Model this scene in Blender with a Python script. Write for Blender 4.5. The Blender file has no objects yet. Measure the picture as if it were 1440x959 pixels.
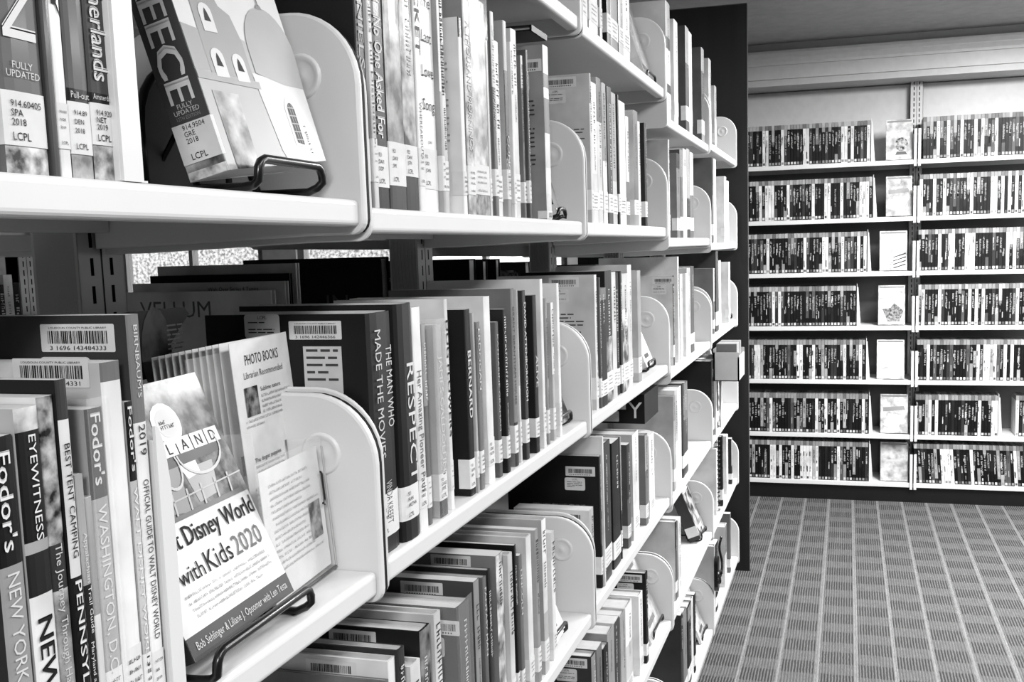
import bpy, bmesh, math, random
from mathutils import Vector, Matrix
random.seed(7)
sc = bpy.context.scene
C = sc.collection

# ------------------------------------------------------------------ camera
CAM_Z = 1.2685
YAW, PITCH, ROLL = .2797, -.1173, -.0274
FOCAL, PX, PY = 1453.0, 776.5, 519.0          # in pixels of the 1440 x 959 frame
fwd = Vector((math.cos(YAW)*math.cos(PITCH), math.sin(YAW)*math.cos(PITCH), math.sin(PITCH)))
rt0 = Vector((math.sin(YAW), -math.cos(YAW), 0)); up0 = rt0.cross(fwd)
RT = rt0*math.cos(ROLL) + up0*math.sin(ROLL)
UP = up0*math.cos(ROLL) - rt0*math.sin(ROLL)
cam_d = bpy.data.cameras.new('camera'); cam = bpy.data.objects.new('camera', cam_d); C.objects.link(cam)
m = Matrix.Identity(4)
for i in range(3):
    m[i][0], m[i][1], m[i][2] = RT[i], UP[i], -fwd[i]
m[2][3] = CAM_Z
cam.matrix_world = m
cam_d.sensor_width = 36; cam_d.lens = FOCAL/1440*36
cam_d.shift_x = -(PX-720)/1440; cam_d.shift_y = (PY-479.5)/1440
cam_d.clip_start = .02
sc.camera = cam

# ------------------------------------------------------------------ exposure and sky
sc.view_settings.view_transform = 'Standard'
sc.view_settings.look = 'None'
sc.view_settings.gamma = 1
sc.view_settings.exposure = 0.22
w = bpy.data.worlds.new('sky'); sc.world = w; w.use_nodes = True
w.node_tree.nodes['Background'].inputs[0].default_value = (.9, .9, .9, 1)
w.node_tree.nodes['Background'].inputs[1].default_value = 3.0
try:
    sc.cycles.max_bounces = 6
except Exception:
    pass

# ------------------------------------------------------------------ ceiling lamps (fixtures are built below at these places)
LAMPS = [(-1.5, -.45, 88), (.45, -.75, 22), (2.1, -.7, 22), (3.7, -.8, 118), (.2, -2.3, 9), (3.6, -2.3, 110), (1.2, 2.0, 3)]
CEIL = 2.2
for i, (x, y, e) in enumerate(LAMPS):
    ld = bpy.data.lights.new('ceiling_lamp_light', 'AREA'); ld.shape = 'RECTANGLE'; ld.size = 1.15; ld.size_y = .28; ld.energy = e
    lo = bpy.data.objects.new('ceiling_lamp_light', ld); lo.location = (x, y, CEIL-.033); C.objects.link(lo)

# ------------------------------------------------------------------ plane intersection of a picture ray (used to read real positions)
def at(u, v, ax, c):
    d = fwd + RT*((u-PX)/FOCAL) - UP*((v-PY)/FOCAL)
    o = Vector((0, 0, CAM_Z)); t = (c-o[ax])/d[ax]
    return o + d*t
def x_on(u, Y, Z):                                   # X of the point at depth Y, height Z seen in picture column u
    k = RT - fwd*((u-PX)/FOCAL)
    return -(Y*k[1] + (Z-CAM_Z)*k[2])/k[0]

# ------------------------------------------------------------------ materials
MC = {}
def lin(t): 
    t = max(0, min(255, t))/255
    return (((t+.055)/1.055)**2.4 if t > .04045 else t/12.92)*.70
def M(t, kind='paint'):
    t = int(round(t/8)*8); key = (t, kind)
    if key in MC: return MC[key]
    mt = bpy.data.materials.new('%s_grey' % kind); mt.use_nodes = True; nt = mt.node_tree
    b = nt.nodes['Principled BSDF']
    if kind in ('jacket', 'photo', 'photofine'): t = max(10, min(246, 128+(t-128)*1.22))
    g = lin(t)
    P = dict(paint=(.42, 0, .04, 30), jacket=(.48, .05, .22, 14), paper=(.8, 0, .06, 60), steel=(.35, 0, .02, 8), matte=(.7, 0, .1, 20),
             black=(.3, .2, .02, 10), photo=(.45, .1, 1, 38), photofine=(.45, .1, 1, 90), crinkle=(.18, .6, .5, 30), wood=(.45, 0, .25, 3), ink=(.7, 0, 0, 1))[kind]
    b.inputs['Roughness'].default_value = P[0]; b.inputs['Specular IOR Level'].default_value = .22 if kind in ('jacket', 'photo', 'photofine', 'ink') else .4
    b.inputs['Coat Weight'].default_value = P[1]; b.inputs['Coat Roughness'].default_value = .12
    if P[2] == 0:
        b.inputs['Base Color'].default_value = (g, g, g, 1)
    else:
        tc = nt.nodes.new('ShaderNodeTexCoord'); mp = nt.nodes.new('ShaderNodeMapping')
        nt.links.new(tc.outputs['Object'], mp.inputs[0])
        oi = nt.nodes.new('ShaderNodeObjectInfo'); vm = nt.nodes.new('ShaderNodeVectorMath'); vm.operation = 'MULTIPLY'
        nt.links.new(oi.outputs['Random'], vm.inputs[0]); vm.inputs[1].default_value = (7, 3, 5)
        nt.links.new(vm.outputs[0], mp.inputs['Location'])
        if kind == 'wood': mp.inputs['Scale'].default_value = (6, 6, .6)
        nz = nt.nodes.new('ShaderNodeTexNoise'); nz.inputs['Scale'].default_value = P[3]; nz.inputs['Detail'].default_value = 6 if kind in ('photo', 'photofine', 'crinkle') else 3
        nt.links.new(mp.outputs[0], nz.inputs['Vector'])
        cr = nt.nodes.new('ShaderNodeValToRGB'); nt.links.new(nz.outputs['Fac'], cr.inputs[0])
        if kind in ('photo', 'photofine'):
            lo, hi = lin(max(10, t-95)), lin(min(250, t+95)); cr.color_ramp.elements[0].position = .36; cr.color_ramp.elements[1].position = .64
        else:
            lo, hi = g*(1-P[2]), min(1, g*(1+P[2])); cr.color_ramp.elements[0].position = .3; cr.color_ramp.elements[1].position = .7
        cr.color_ramp.elements[0].color = (lo, lo, lo, 1); cr.color_ramp.elements[1].color = (hi, hi, hi, 1)
        nt.links.new(cr.outputs[0], b.inputs['Base Color'])
        if kind in ('crinkle', 'jacket'):
            bp = nt.nodes.new('ShaderNodeBump'); bp.inputs['Strength'].default_value = .7 if kind == 'crinkle' else .12
            bp.inputs['Distance'].default_value = .004
            nt.links.new(nz.outputs['Fac'], bp.inputs['Height']); nt.links.new(bp.outputs[0], b.inputs['Normal'])
    MC[key] = mt
    return mt
def clear_plastic():
    if 'clear' in MC: return MC['clear']
    mt = bpy.data.materials.new('clear_plastic'); mt.use_nodes = True; nt = mt.node_tree
    out = nt.nodes['Material Output']; b = nt.nodes['Principled BSDF']
    b.inputs['Base Color'].default_value = (.9, .9, .9, 1); b.inputs['Roughness'].default_value = .12; b.inputs['Alpha'].default_value = .07
    MC['clear'] = mt
    return mt
def glass():
    mt = bpy.data.materials.new('window_glass'); mt.use_nodes = True
    b = mt.node_tree.nodes['Principled BSDF']; b.inputs['Alpha'].default_value = .12; b.inputs['Roughness'].default_value = .05
    return mt

# ------------------------------------------------------------------ mesh builder
class MB:
    def __init__(s): s.v = []; s.f = []; s.m = []; s.mats = []
    def mi(s, m):
        if m not in s.mats: s.mats.append(m)
        return s.mats.index(m)
    def add(s, vs, fs, m):
        b = len(s.v); s.v += [tuple(p) for p in vs]; i = s.mi(m)
        for f in fs: s.f.append([b+j for j in f]); s.m.append(i)
    def box(s, a, b, m):
        x0, y0, z0 = a; x1, y1, z1 = b
        s.add([(x0,y0,z0),(x1,y0,z0),(x1,y1,z0),(x0,y1,z0),(x0,y0,z1),(x1,y0,z1),(x1,y1,z1),(x0,y1,z1)],
              [(0,3,2,1),(4,5,6,7),(0,1,5,4),(1,2,6,5),(2,3,7,6),(3,0,4,7)], m)
    def quad(s, o, r, u, m):
        o, r, u = Vector(o), Vector(r), Vector(u)
        s.add([o, o+r, o+r+u, o+u], [(0,1,2,3)], m)
    def prism(s, pts, o, r, u, n, m, msides=None):        # outline pts (a,b) in plane r,u, extruded along n
        o, r, u, n = Vector(o), Vector(r), Vector(u), Vector(n); k = len(pts)
        A = [o+r*a+u*b for a, b in pts]; B = [p+n for p in A]
        s.add(A+B, [list(range(k))[::-1], list(range(k, 2*k))], m)
        s.add(A+B, [(i, (i+1) % k, k+(i+1) % k, k+i) for i in range(k)], msides or m)
    def tube(s, path, r, m, n=8, closed=False):
        P = [Vector(p) for p in path]; vs = []; k = len(P)
        for i, p in enumerate(P):
            if closed: d = P[(i+1) % k]-P[i-1]
            else: d = P[min(i+1, k-1)]-P[max(i-1, 0)]
            d.normalize(); a = d.orthogonal() if i == 0 else (pa - d*pa.dot(d))
            a.normalize(); pa = a; c = d.cross(a)
            vs += [p + (a*math.cos(2*math.pi*j/n)+c*math.sin(2*math.pi*j/n))*r for j in range(n)]
        fs = [(i*n+j, i*n+(j+1) % n, ((i+1) % k)*n+(j+1) % n, ((i+1) % k)*n+j) for i in range(k if closed else k-1) for j in range(n)]
        if not closed: fs += [list(range(n))[::-1], [(k-1)*n+j for j in range(n)]]
        s.add(vs, fs, m)
    def build(s, name, parent=None, smooth=False, stuff=False):
        me = bpy.data.meshes.new(name); me.from_pydata(s.v, [], s.f)
        for m in s.mats: me.materials.append(m)
        me.polygons.foreach_set('material_index', s.m)
        if smooth: me.polygons.foreach_set('use_smooth', [True]*len(s.f))
        me.update(); o = bpy.data.objects.new(name, me); C.objects.link(o)
        if parent: o.parent = parent
        if stuff: o['kind'] = 'stuff'
        return o
def bev(o, w=.001, seg=2):
    b = o.modifiers.new('bevel', 'BEVEL'); b.width = w; b.segments = seg; b.limit_method = 'ANGLE'; b.angle_limit = math.radians(40)
    return o
def thing(name, label, cat, loc, group=None, rot=None):
    o = bpy.data.objects.new(name, None); o.empty_display_size = .02; C.objects.link(o); o.location = loc
    if rot: o.rotation_euler = rot
    o['label'] = label; o['category'] = cat
    if group: o['group'] = group
    return o
def tag(o, label, cat, group=None):
    o['label'] = label; o['category'] = cat
    if group: o['group'] = group
    return o
def struct(o): o['kind'] = 'structure'; return o

TC = {}
def text_mesh(s):
    if s in TC: return TC[s]
    cu = bpy.data.curves.new('t', 'FONT'); cu.body = s; cu.resolution_u = 2; cu.size = 1
    ob = bpy.data.objects.new('t', cu)
    me = bpy.data.meshes.new_from_object(ob)
    vs = [(v.co.x, v.co.y) for v in me.vertices]; fs = [list(p.vertices) for p in me.polygons]
    bpy.data.objects.remove(ob); bpy.data.curves.remove(cu); bpy.data.meshes.remove(me)
    if vs:
        x0 = min(v[0] for v in vs); x1 = max(v[0] for v in vs)
        vs = [((x-x0), y) for x, y in vs]; TC[s] = (vs, fs, x1-x0)
    else: TC[s] = (vs, fs, 1)
    return TC[s]
def text(mb, s, o, r, u, cap, m, align='l', length=None, bold=0):
    """cap = letter height; length = total run; o = baseline start/centre"""
    vs, fs, w = text_mesh(s); k = cap/.69
    kx = k if length is None else length/w
    o, r, u = Vector(o), Vector(r).normalized(), Vector(u).normalized(); off = {'l': 0, 'c': -w*kx/2, 'r': -w*kx}[align]
    n = r.cross(u)
    for q in ([0] if not bold else [-bold, 0, bold]):
        mb.add([o + r*(x*kx+off+q) + u*(y*k) + n*(.00005*(q > 0)) for x, y in vs], fs, m)
def scribble(mb, o, r, u, length, cap, m, rnd, dens=.8):  # small marks that stand for print too small to read
    o, r, u = Vector(o), Vector(r).normalized(), Vector(u).normalized(); t = 0
    while t < length:
        wdt = cap*rnd.uniform(.35, .75)
        if rnd.random() < dens:
            st = cap*.16
            mb.quad(o+r*t, r*st, u*cap*rnd.choice((1, 1, .7)), m)
            q = rnd.random()
            if q < .7: mb.quad(o+r*t+u*cap*rnd.choice((0, .4, .84)), r*wdt, u*st, m)
            if q > .35: mb.quad(o+r*(t+wdt-st), r*st, u*cap*rnd.choice((1, .7)), m)
        t += wdt+cap*.28
def blurb(mb, o, r, u, wid, hei, pitch, m, rnd):           # lines of running print
    o, r, u = Vector(o), Vector(r).normalized(), Vector(u).normalized(); y = hei
    while y > 0:
        x = 0; end = wid*(rnd.uniform(.45, .75) if rnd.random() < .18 else rnd.uniform(.93, 1))
        while x < end:
            l = rnd.uniform(1.2, 4)*pitch
            mb.quad(o+r*x+u*y, r*min(l, end-x), u*pitch*.34, m); x += l+pitch*.45
        y -= pitch*(2.2 if rnd.random() < .12 else 1)
def rounded(x0, y0, x1, y1, r, n=4):
    pts = []
    for cx, cy, a in ((x1-r, y0+r, -90), (x1-r, y1-r, 0), (x0+r, y1-r, 90), (x0+r, y0+r, 180)):
        for i in range(n+1):
            t = math.radians(a+90*i/n); pts.append((cx+r*math.cos(t), cy+r*math.sin(t)))
    return pts
def plate(mb, o, r, u, wid, hei, m, rad=.002):
    o, r, u = Vector(o), Vector(r).normalized(), Vector(u).normalized()
    p = rounded(0, 0, wid, hei, rad, 3); mb.add([o+r*a+u*b for a, b in p], [list(range(len(p)))], m)
def barcode(mb, o, r, u, wid, hei, rnd, number=None, head='LOUDOUN COUNTY PUBLIC LIBRARY'):
    """white barcode sticker on a surface; o = lower left corner"""
    o, r, u = Vector(o), Vector(r).normalized(), Vector(u).normalized(); n = r.cross(u)
    plate(mb, o, r, u, wid, hei, M(232, 'paper'), .001); o = o+n*.00025; ink = M(20, 'ink'); x = wid*.1
    while x < wid*.9:
        b = rnd.choice((1, 1, 2, 3))*wid/150
        mb.quad(o+r*x+u*hei*.3, r*b, u*hei*.46, ink); x += b+rnd.choice((1, 1, 2))*wid/130
    if number:
        text(mb, number, o+r*wid*.12+u*hei*.07, r, u, hei*.15, ink, length=wid*.76)
        text(mb, head, o+r*wid*.12+u*hei*.83, r, u, hei*.07, ink, length=wid*.78)
    else:
        for q in range(12): mb.quad(o+r*(wid*(.14+.06*q))+u*hei*.1, r*wid*.028, u*hei*.1, ink)

# ------------------------------------------------------------------ carpet
def carpet():
    mt = bpy.data.materials.new('carpet'); mt.use_nodes = True; nt = mt.node_tree; b = nt.nodes['Principled BSDF']
    N = nt.nodes.new; Lk = nt.links.new
    def math_(op, a, b_=None, c=None):
        n = N('ShaderNodeMath'); n.operation = op
        for i, q in enumerate((a, b_, c)):
            if q is None: continue
            if isinstance(q, (int, float)): n.inputs[i].default_value = q
            else: Lk(q, n.inputs[i])
        return n.outputs[0]
    tc = N('ShaderNodeTexCoord'); sp = N('ShaderNodeSeparateXYZ'); Lk(tc.outputs['Object'], sp.inputs[0])
    X, Y = sp.outputs[0], sp.outputs[1]
    cy = math_('DIVIDE', math_('ADD', Y, 3.2+.0397-.04), .1125); cyf = math_('FRACT', math_('ADD', cy, -.092)); cyi = math_('FLOOR', math_('ADD', cy, -.092))
    par = math_('MODULO', cyi, 2)
    px = math_('FRACT', math_('ADD', math_('DIVIDE', X, .172), math_('MULTIPLY', par, .5)))
    nz = N('ShaderNodeTexNoise'); nz.inputs['Scale'].default_value = 330; nz.inputs['Detail'].default_value = 2; Lk(tc.outputs['Object'], nz.inputs['Vector'])
    nz2 = N('ShaderNodeTexNoise'); nz2.inputs['Scale'].default_value = 45; Lk(tc.outputs['Object'], nz2.inputs['Vector'])
    wob = math_('MULTIPLY', math_('ADD', nz.outputs['Fac'], -.5), .12)
    pxn = math_('ADD', px, wob)
    dark = math_('LESS_THAN', pxn, .54)
    line = math_('LESS_THAN', math_('ABSOLUTE', math_('ADD', math_('ADD', cyf, wob), -.06)), .055)
    rib = math_('SINE', math_('MULTIPLY', math_('ADD', Y, math_('MULTIPLY', nz2.outputs['Fac'], .004)), 2*math.pi/.0088))
    ribm = math_('MULTIPLY_ADD', rib, .5, .5)
    lightv = math_('MULTIPLY_ADD', ribm, .07, .115)
    darkv = math_('MULTIPLY_ADD', math_('POWER', ribm, 1.2), .17, .02)
    mix = N('ShaderNodeMix'); Lk(dark, mix.inputs[0]); Lk(lightv, mix.inputs[2]); Lk(darkv, mix.inputs[3])
    mix2 = N('ShaderNodeMix'); Lk(line, mix2.inputs[0]); Lk(mix.outputs[0], mix2.inputs[2]); mix2.inputs[3].default_value = .27
    v = math_('MULTIPLY', mix2.outputs[0], math_('MULTIPLY_ADD', nz.outputs['Fac'], 4.0, -1.0))
    v = math_('MULTIPLY', v, math_('MULTIPLY_ADD', nz2.outputs['Fac'], .35, .38))
    cb = N('ShaderNodeCombineColor'); [Lk(v, cb.inputs[i]) for i in range(3)]
    Lk(cb.outputs[0], b.inputs['Base Color']); b.inputs['Roughness'].default_value = .95
    bp = N('ShaderNodeBump'); bp.inputs['Strength'].default_value = .5; bp.inputs['Distance'].default_value = .003
    Lk(math_('ADD', ribm, nz.outputs['Fac']), bp.inputs['Height']); Lk(bp.outputs[0], b.inputs['Normal'])
    return mt

# ------------------------------------------------------------------ the room
RX0, RX1, RY0, RY1 = -3.0, 5.40, -3.2, 4.6
SOF_Z = CEIL
wallm = M(150, 'matte')
q = MB(); q.box((RX0, RY0, -.05), (RX1, RY1, 0), carpet()); struct(q.build('floor'))
q = MB(); q.box((RX0, RY0, CEIL), (RX1, RY1, CEIL+.05), M(196, 'matte')); struct(q.build('ceiling'))
q = MB(); q.box((RX0-.1, RY0, 0), (RX0, RY1, CEIL), wallm); struct(q.build('wall_front'))
q = MB(); q.box((RX0, RY0-.1, 0), (RX1, RY0, CEIL), wallm); struct(q.build('wall_right'))
q = MB(); q.box((RX0, RY1, 0), (RX1, RY1+.1, CEIL), wallm); struct(q.build('wall_left'))
# back wall; windows in it beyond the range
WZ0, WZ1 = .9, 1.98; wins = [(1.45, 3.08), (3.3, 4.3)]; bw = M(232, 'matte'); e = RY0; q = MB()
q.box((RX1, RY0, WZ1), (RX1+.12, RY1, CEIL), bw); q.box((RX1, wins[0][0], 0), (RX1+.12, RY1, WZ0), bw)
for a, b in wins + [(RY1, RY1)]:
    q.box((RX1, e, 0 if e == RY0 else WZ0), (RX1+.12, a, WZ1), bw); e = b
struct(q.build('wall_back'))
gl = glass()
for i, (a, b) in enumerate(wins):
    f = MB(); mid = 1.93 if i == 0 else (a+b)/2
    for y0, y1, z0, z1 in ((a, b, WZ0, WZ0+.04), (a, b, WZ1-.04, WZ1), (a, a+.04, WZ0, WZ1), (b-.04, b, WZ0, WZ1), (mid-.012, mid+.012, WZ0, WZ1)):
        f.box((RX1+.02, y0, z0), (RX1+.08, y1, z1), M(150, 'paint'))
    fo = struct(f.build('window_%d' % (i+1)))
    for y0, y1 in ((a+.04, mid-.012), (mid+.012, b-.04)):
        g = MB(); g.box((RX1+.045, y0, WZ0+.04), (RX1+.053, y1, WZ1-.04), gl); g.build('pane', fo)
# crown and fascia over the wall cases
q = MB(); FX = 5.16
prof = [(0, 0), (-.012, 0), (-.012, .012), (-.026, .03), (-.026, .036), (-.04, .05), (-.04, .062), (0, .062)]
prof = [(a, b) for a, b in prof]
q.prism(prof, (FX, RY0, 2.098), (1, 0, 0), (0, 0, 1), (0, RY1-RY0, 0), M(236, 'paint')); struct(q.build('trim_1'))
q = MB(); q.box((FX, RY0, 2.035), (RX1, RY1, SOF_Z), M(232, 'paint'))
q.box((FX+.012, RY0, 2.005), (RX1, RY1, 2.035), M(226, 'paint')); struct(q.build('trim_2'))
# baseboards
for nm, a, b in (('baseboard_right', (RX0, RY0, 0), (RX1, RY0+.012, .1)), ('baseboard_left', (RX0, RY1-.012, 0), (RX1, RY1, .1)), ('baseboard_front', (RX0, RY0, 0), (RX0+.012, RY1, .1))):
    q = MB(); q.box(a, b, M(40, 'paint')); struct(q.build(nm))
# ceiling lamp housings
for i, (x, y, e) in enumerate(LAMPS):
    t = thing('ceiling_lamp', 'flat rectangular ceiling lamp, %s' % ['behind the viewer over the aisle', 'over the aisle beside the nearest bay', 'over the aisle beside the third bay', 'over the aisle before the wall cases', 'over the open floor near the viewer', 'over the open floor near the wall cases', 'over the aisle behind the range'][i], 'lamp', (x, y, CEIL), 'ceiling lamps of the reading room')
    q = MB(); q.box((-.6, -.16, -.03), (.6, .16, 0), M(225, 'paint')); q.build('housing', t)

# ------------------------------------------------------------------ shelving
L, X0, W = .3943, .81, .766
Kx = [X0+W*(i-1) for i in range(6)]                 # bay i runs from Kx[i] to Kx[i+1]
YC = .6875
white = M(238, 'steel')
TOPS = {0: {-1: 1.925, 0: 1.617, 1: 1.3125, 2: .991, 3: .679, 4: .37, 5: .08},
        1: {-1: 1.925, 0: 1.616, 1: 1.307, 2: .9945, 3: .679, 4: .37, 5: .08},
        2: {0: 1.613, 1: 1.3065, 2: .995, 3: .684, 4: .388, 5: .08},
        3: {0: 1.556, 1: 1.283, 2: .975, 3: .672, 4: .39, 5: .08},
        4: {0: 1.567, 1: 1.268, 2: .984, 3: .67, 4: .386, 5: .08}}
BAY = ['nearest', 'second', 'third', 'fourth', 'farthest']
SHF = {-1: 'topmost shelf', 0: 'upper shelf', 1: 'eye-level shelf', 2: 'middle shelf', 3: 'lower-middle shelf', 4: 'low shelf', 5: 'bottom shelf'}
def shelf_mesh(x0, x1, depth=.262):
    q = MB(); pr = []
    for i in range(5): t = math.radians(180+90*i/4); pr.append((.0045+.0045*math.cos(t), -.0045+.0045*math.sin(t)-.0175+.0045))
    low = pr
    top = [(.0045+.0045*math.cos(math.radians(90+90*i/4)), -.0045+.0045*math.sin(math.radians(90+90*i/4))) for i in range(5)]
    out = [(0.016, -.022), (.016, -.019), (.0165, -.003), (depth-.014, -.003), (depth-.014, -.02), (depth, -.02), (depth, 0)] 
    pts = [(.0045, 0)] + top[1:] + low + out
    # profile in (Y,Z) extruded along X
    n = len(pts)
    A = [(x0, a, b) for a, b in pts]; B = [(x1, a, b) for a, b in pts]
    q.add(A+B, [(i, n+i, n+(i+1) % n, (i+1) % n) for i in range(n)] , white)
    q.add(A, [list(range(n))], white); q.add(B, [list(range(n))[::-1]], white)
    return q
def bracket_mesh(th, depth=.262, rim=.003):
    """end plate in the Y-Z plane, thickness th along X, rounded edge; origin at shelf top front"""
    q = MB(); pts = []
    def arc(cy, cz, r, a0, a1, n): return [(cy+r*math.cos(math.radians(a0+(a1-a0)*i/n)), cz+r*math.sin(math.radians(a0+(a1-a0)*i/n))) for i in range(n+1)]
    pts += arc(.0075, -.0165, .0125, 270, 180, 5)
    pts += arc(-.005+.062, .157-.062, .062, 180, 90, 10)
    pts += [(.19, .157), (depth-.012, .13), (depth+.004, .12), (depth+.004, -.034), (depth-.04, -.034), (.05, -.029)]
    n = len(pts); cy, cz = .12, .05
    def off(p, d):
        v = Vector((p[0]-cy, p[1]-cz)); l = v.length; return (p[0]-v.x/l*d, p[1]-v.y/l*d)
    rings = []
    r_ = min(rim, th*.45)
    for d, x in ((r_, 0), (r_*.3, r_*.25), (0, r_), (0, th-r_), (r_*.3, th-r_*.25), (r_, th)):
        rings.append([(x, *off(p, d)) for p in pts])
    vs = [p for r in rings for p in r]
    q.add(vs, [(k*n+i, k*n+(i+1) % n, (k+1)*n+(i+1) % n, (k+1)*n+i) for k in range(5) for i in range(n)] + [list(range(n))[::-1], [5*n+i for i in range(n)]], white)
    return q
def disc_mesh():
    q = MB(); prof = [(.0192, 0), (.018, .0014), (.0165, .0019), (.0135, .0005), (.0115, .0002), (.004, .0002), (.003, .0008), (0.0005, .0008)]; n = 24
    vs = [(-h, r*math.cos(2*math.pi*j/n), r*math.sin(2*math.pi*j/n)) for r, h in prof for j in range(n)]
    q.add(vs, [(k*n+j, k*n+(j+1) % n, (k+1)*n+(j+1) % n, (k+1)*n+j) for k in range(len(prof)-1) for j in range(n)] + [[(len(prof)-1)*n+j for j in range(n)]], white)
    return q
def upright_mesh(wd, dp, ht, z0=0, face=-1, pitch=.0254, m=None, both=True, zslot=None):
    """post with two columns of slots on its front (-Y) face and on its back; centre x=0, front y=0"""
    q = MB(); m = m or M(200, 'steel'); dk = M(8, 'ink'); h = wd/2
    q.box((-h, .003, z0), (h, dp-.003, ht), dk)
    q.box((-h, 0, z0), (-h+.0015, dp, ht), m); q.box((h-.0015, 0, z0), (h, dp, ht), m); q.box((-h, 0, ht-.002), (h, dp, ht), m)
    cols = [-h, -h*.42-.0022, -h*.42+.0022, -.0012, .0012, h*.42-.0022, h*.42+.0022, h]
    for y in ((0, dp) if both else (0,)):
        z = z0
        while z < ht-.001:
            z1 = min(ht, z+.0094); z2 = min(ht, z+pitch)
            for a, b in zip(cols[:-1], cols[1:]):
                if a == -.0012: q.quad((a, y+(.001 if y == 0 else -.001), z), (b-a, 0, 0), (0, 0, z2-z), M(90, 'steel')); continue
                slot = abs((b-a)-.0044) < 1e-6
                if slot:
                    q.quad((a, y, z), (b-a, 0, 0), (0, 0, z1-z), m)
                elif True:
                    q.quad((a, y, z), (b-a, 0, 0), (0, 0, z2-z), m)
            z = z2
    return q
SM = {}
upr0 = None; disc0 = None; brR = None; brL = None; kick = None
def dup(o, parent, loc=None, rot=None):
    c = o.copy(); C.objects.link(c); c.parent = parent
    if loc is not None: c.location = loc
    if rot is not None: c.rotation_euler = rot
    return c
for b in range(5):
    xa, xb = Kx[b], Kx[b+1]
    t = thing('shelving_bay', 'white steel double-sided library shelving bay, %s' % ['the nearest bay cut by the left edge', 'second bay from the viewer', 'third bay from the viewer', 'fourth bay from the viewer', 'the farthest bay beside the dark end panel'][b],
              'bookshelf', (xa, YC, 0), 'bays of the white steel shelving range')
    for s, z in TOPS[b].items():
        for side in (0, 1):
            if side == 1 and (s > 3): continue
            key = 'shelf'
            if key not in SM:
                SM[key] = shelf_mesh(.0055, W-.0125).build('shelf', t); o = SM[key]
            else: o = dup(SM[key], t)
            dy = L-YC
            if side == 0: o.location = (0, dy, z)
            else: o.location = (W-.007, -dy, z); o.rotation_euler = (0, 0, math.pi)
            # bracket pair
            for rt in (0, 1):
                if side == 0:
                    key = 'bk%d' % rt
                    if key not in SM:
                        SM[key] = bracket_mesh(.0085 if rt else .0038).build('shelf_bracket', t, smooth=False); br = SM[key]
                    else: br = dup(SM[key], t)
                    br.location = (W-.0112 if rt else .0014, dy, z)
                    if rt:
                        if disc0 is None: disc0 = disc_mesh().build('embossed_disc', br, smooth=True)
                        else: dup(disc0, br)
                        [c for c in br.children][0].location = (0, .0475, .1035)
                else:
                    br = dup(SM['bk0'], t); br.location = (W-.0012 if rt else .0045, -dy, z); br.rotation_euler = (0, 0, math.pi)
    # posts: the post at the bay's far end
    if upr0 is None:
        upr0 = upright_mesh(.062, .049, 2.12, 0.0).build('post', t); upr0.location = (W, .663-YC, 0)
    else: dup(upr0, t, (W, .663-YC, 0))
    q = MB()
    for s, z in TOPS[b].items():
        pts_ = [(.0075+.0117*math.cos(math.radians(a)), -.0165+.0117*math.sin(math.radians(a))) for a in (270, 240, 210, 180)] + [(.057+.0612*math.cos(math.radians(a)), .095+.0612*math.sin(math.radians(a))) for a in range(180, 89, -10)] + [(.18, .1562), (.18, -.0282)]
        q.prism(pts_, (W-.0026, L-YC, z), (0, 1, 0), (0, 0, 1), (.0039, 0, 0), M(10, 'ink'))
    q.build('gap_shade_strips', t, stuff=True)  # near-black strips standing in for the shadow in the gaps between brackets
    # base kick plate
    kx = MB(); kx.box((0.002, L+.02-YC, 0), (W-.002, L+.03-YC, .057), M(60, 'steel')); kx.box((0.002, -(L+.03-YC), 0), (W-.002, -(L+.02-YC), .057), M(60, 'steel'))
    kx.build('kick_plate', t)
# end panel
t = thing('end_panel', 'tall dark wood-grain end panel closing the far end of the shelving range', 'panel', (3.955, YC, 0))
q = MB(); q.box((-.0125, .359-YC, 0), (.0125, YC-.359, 2.130), M(34, 'wood')); q.build('board', t)
q = MB(); q.box((-.013, .3575-YC, 0), (.013, .359-YC, 2.131), M(70, 'wood')); q.box((-.013, .3575-YC, 2.130), (.013, YC-.3575, 2.1325), M(110, 'wood')); q.build('edge_band', t)

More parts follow.
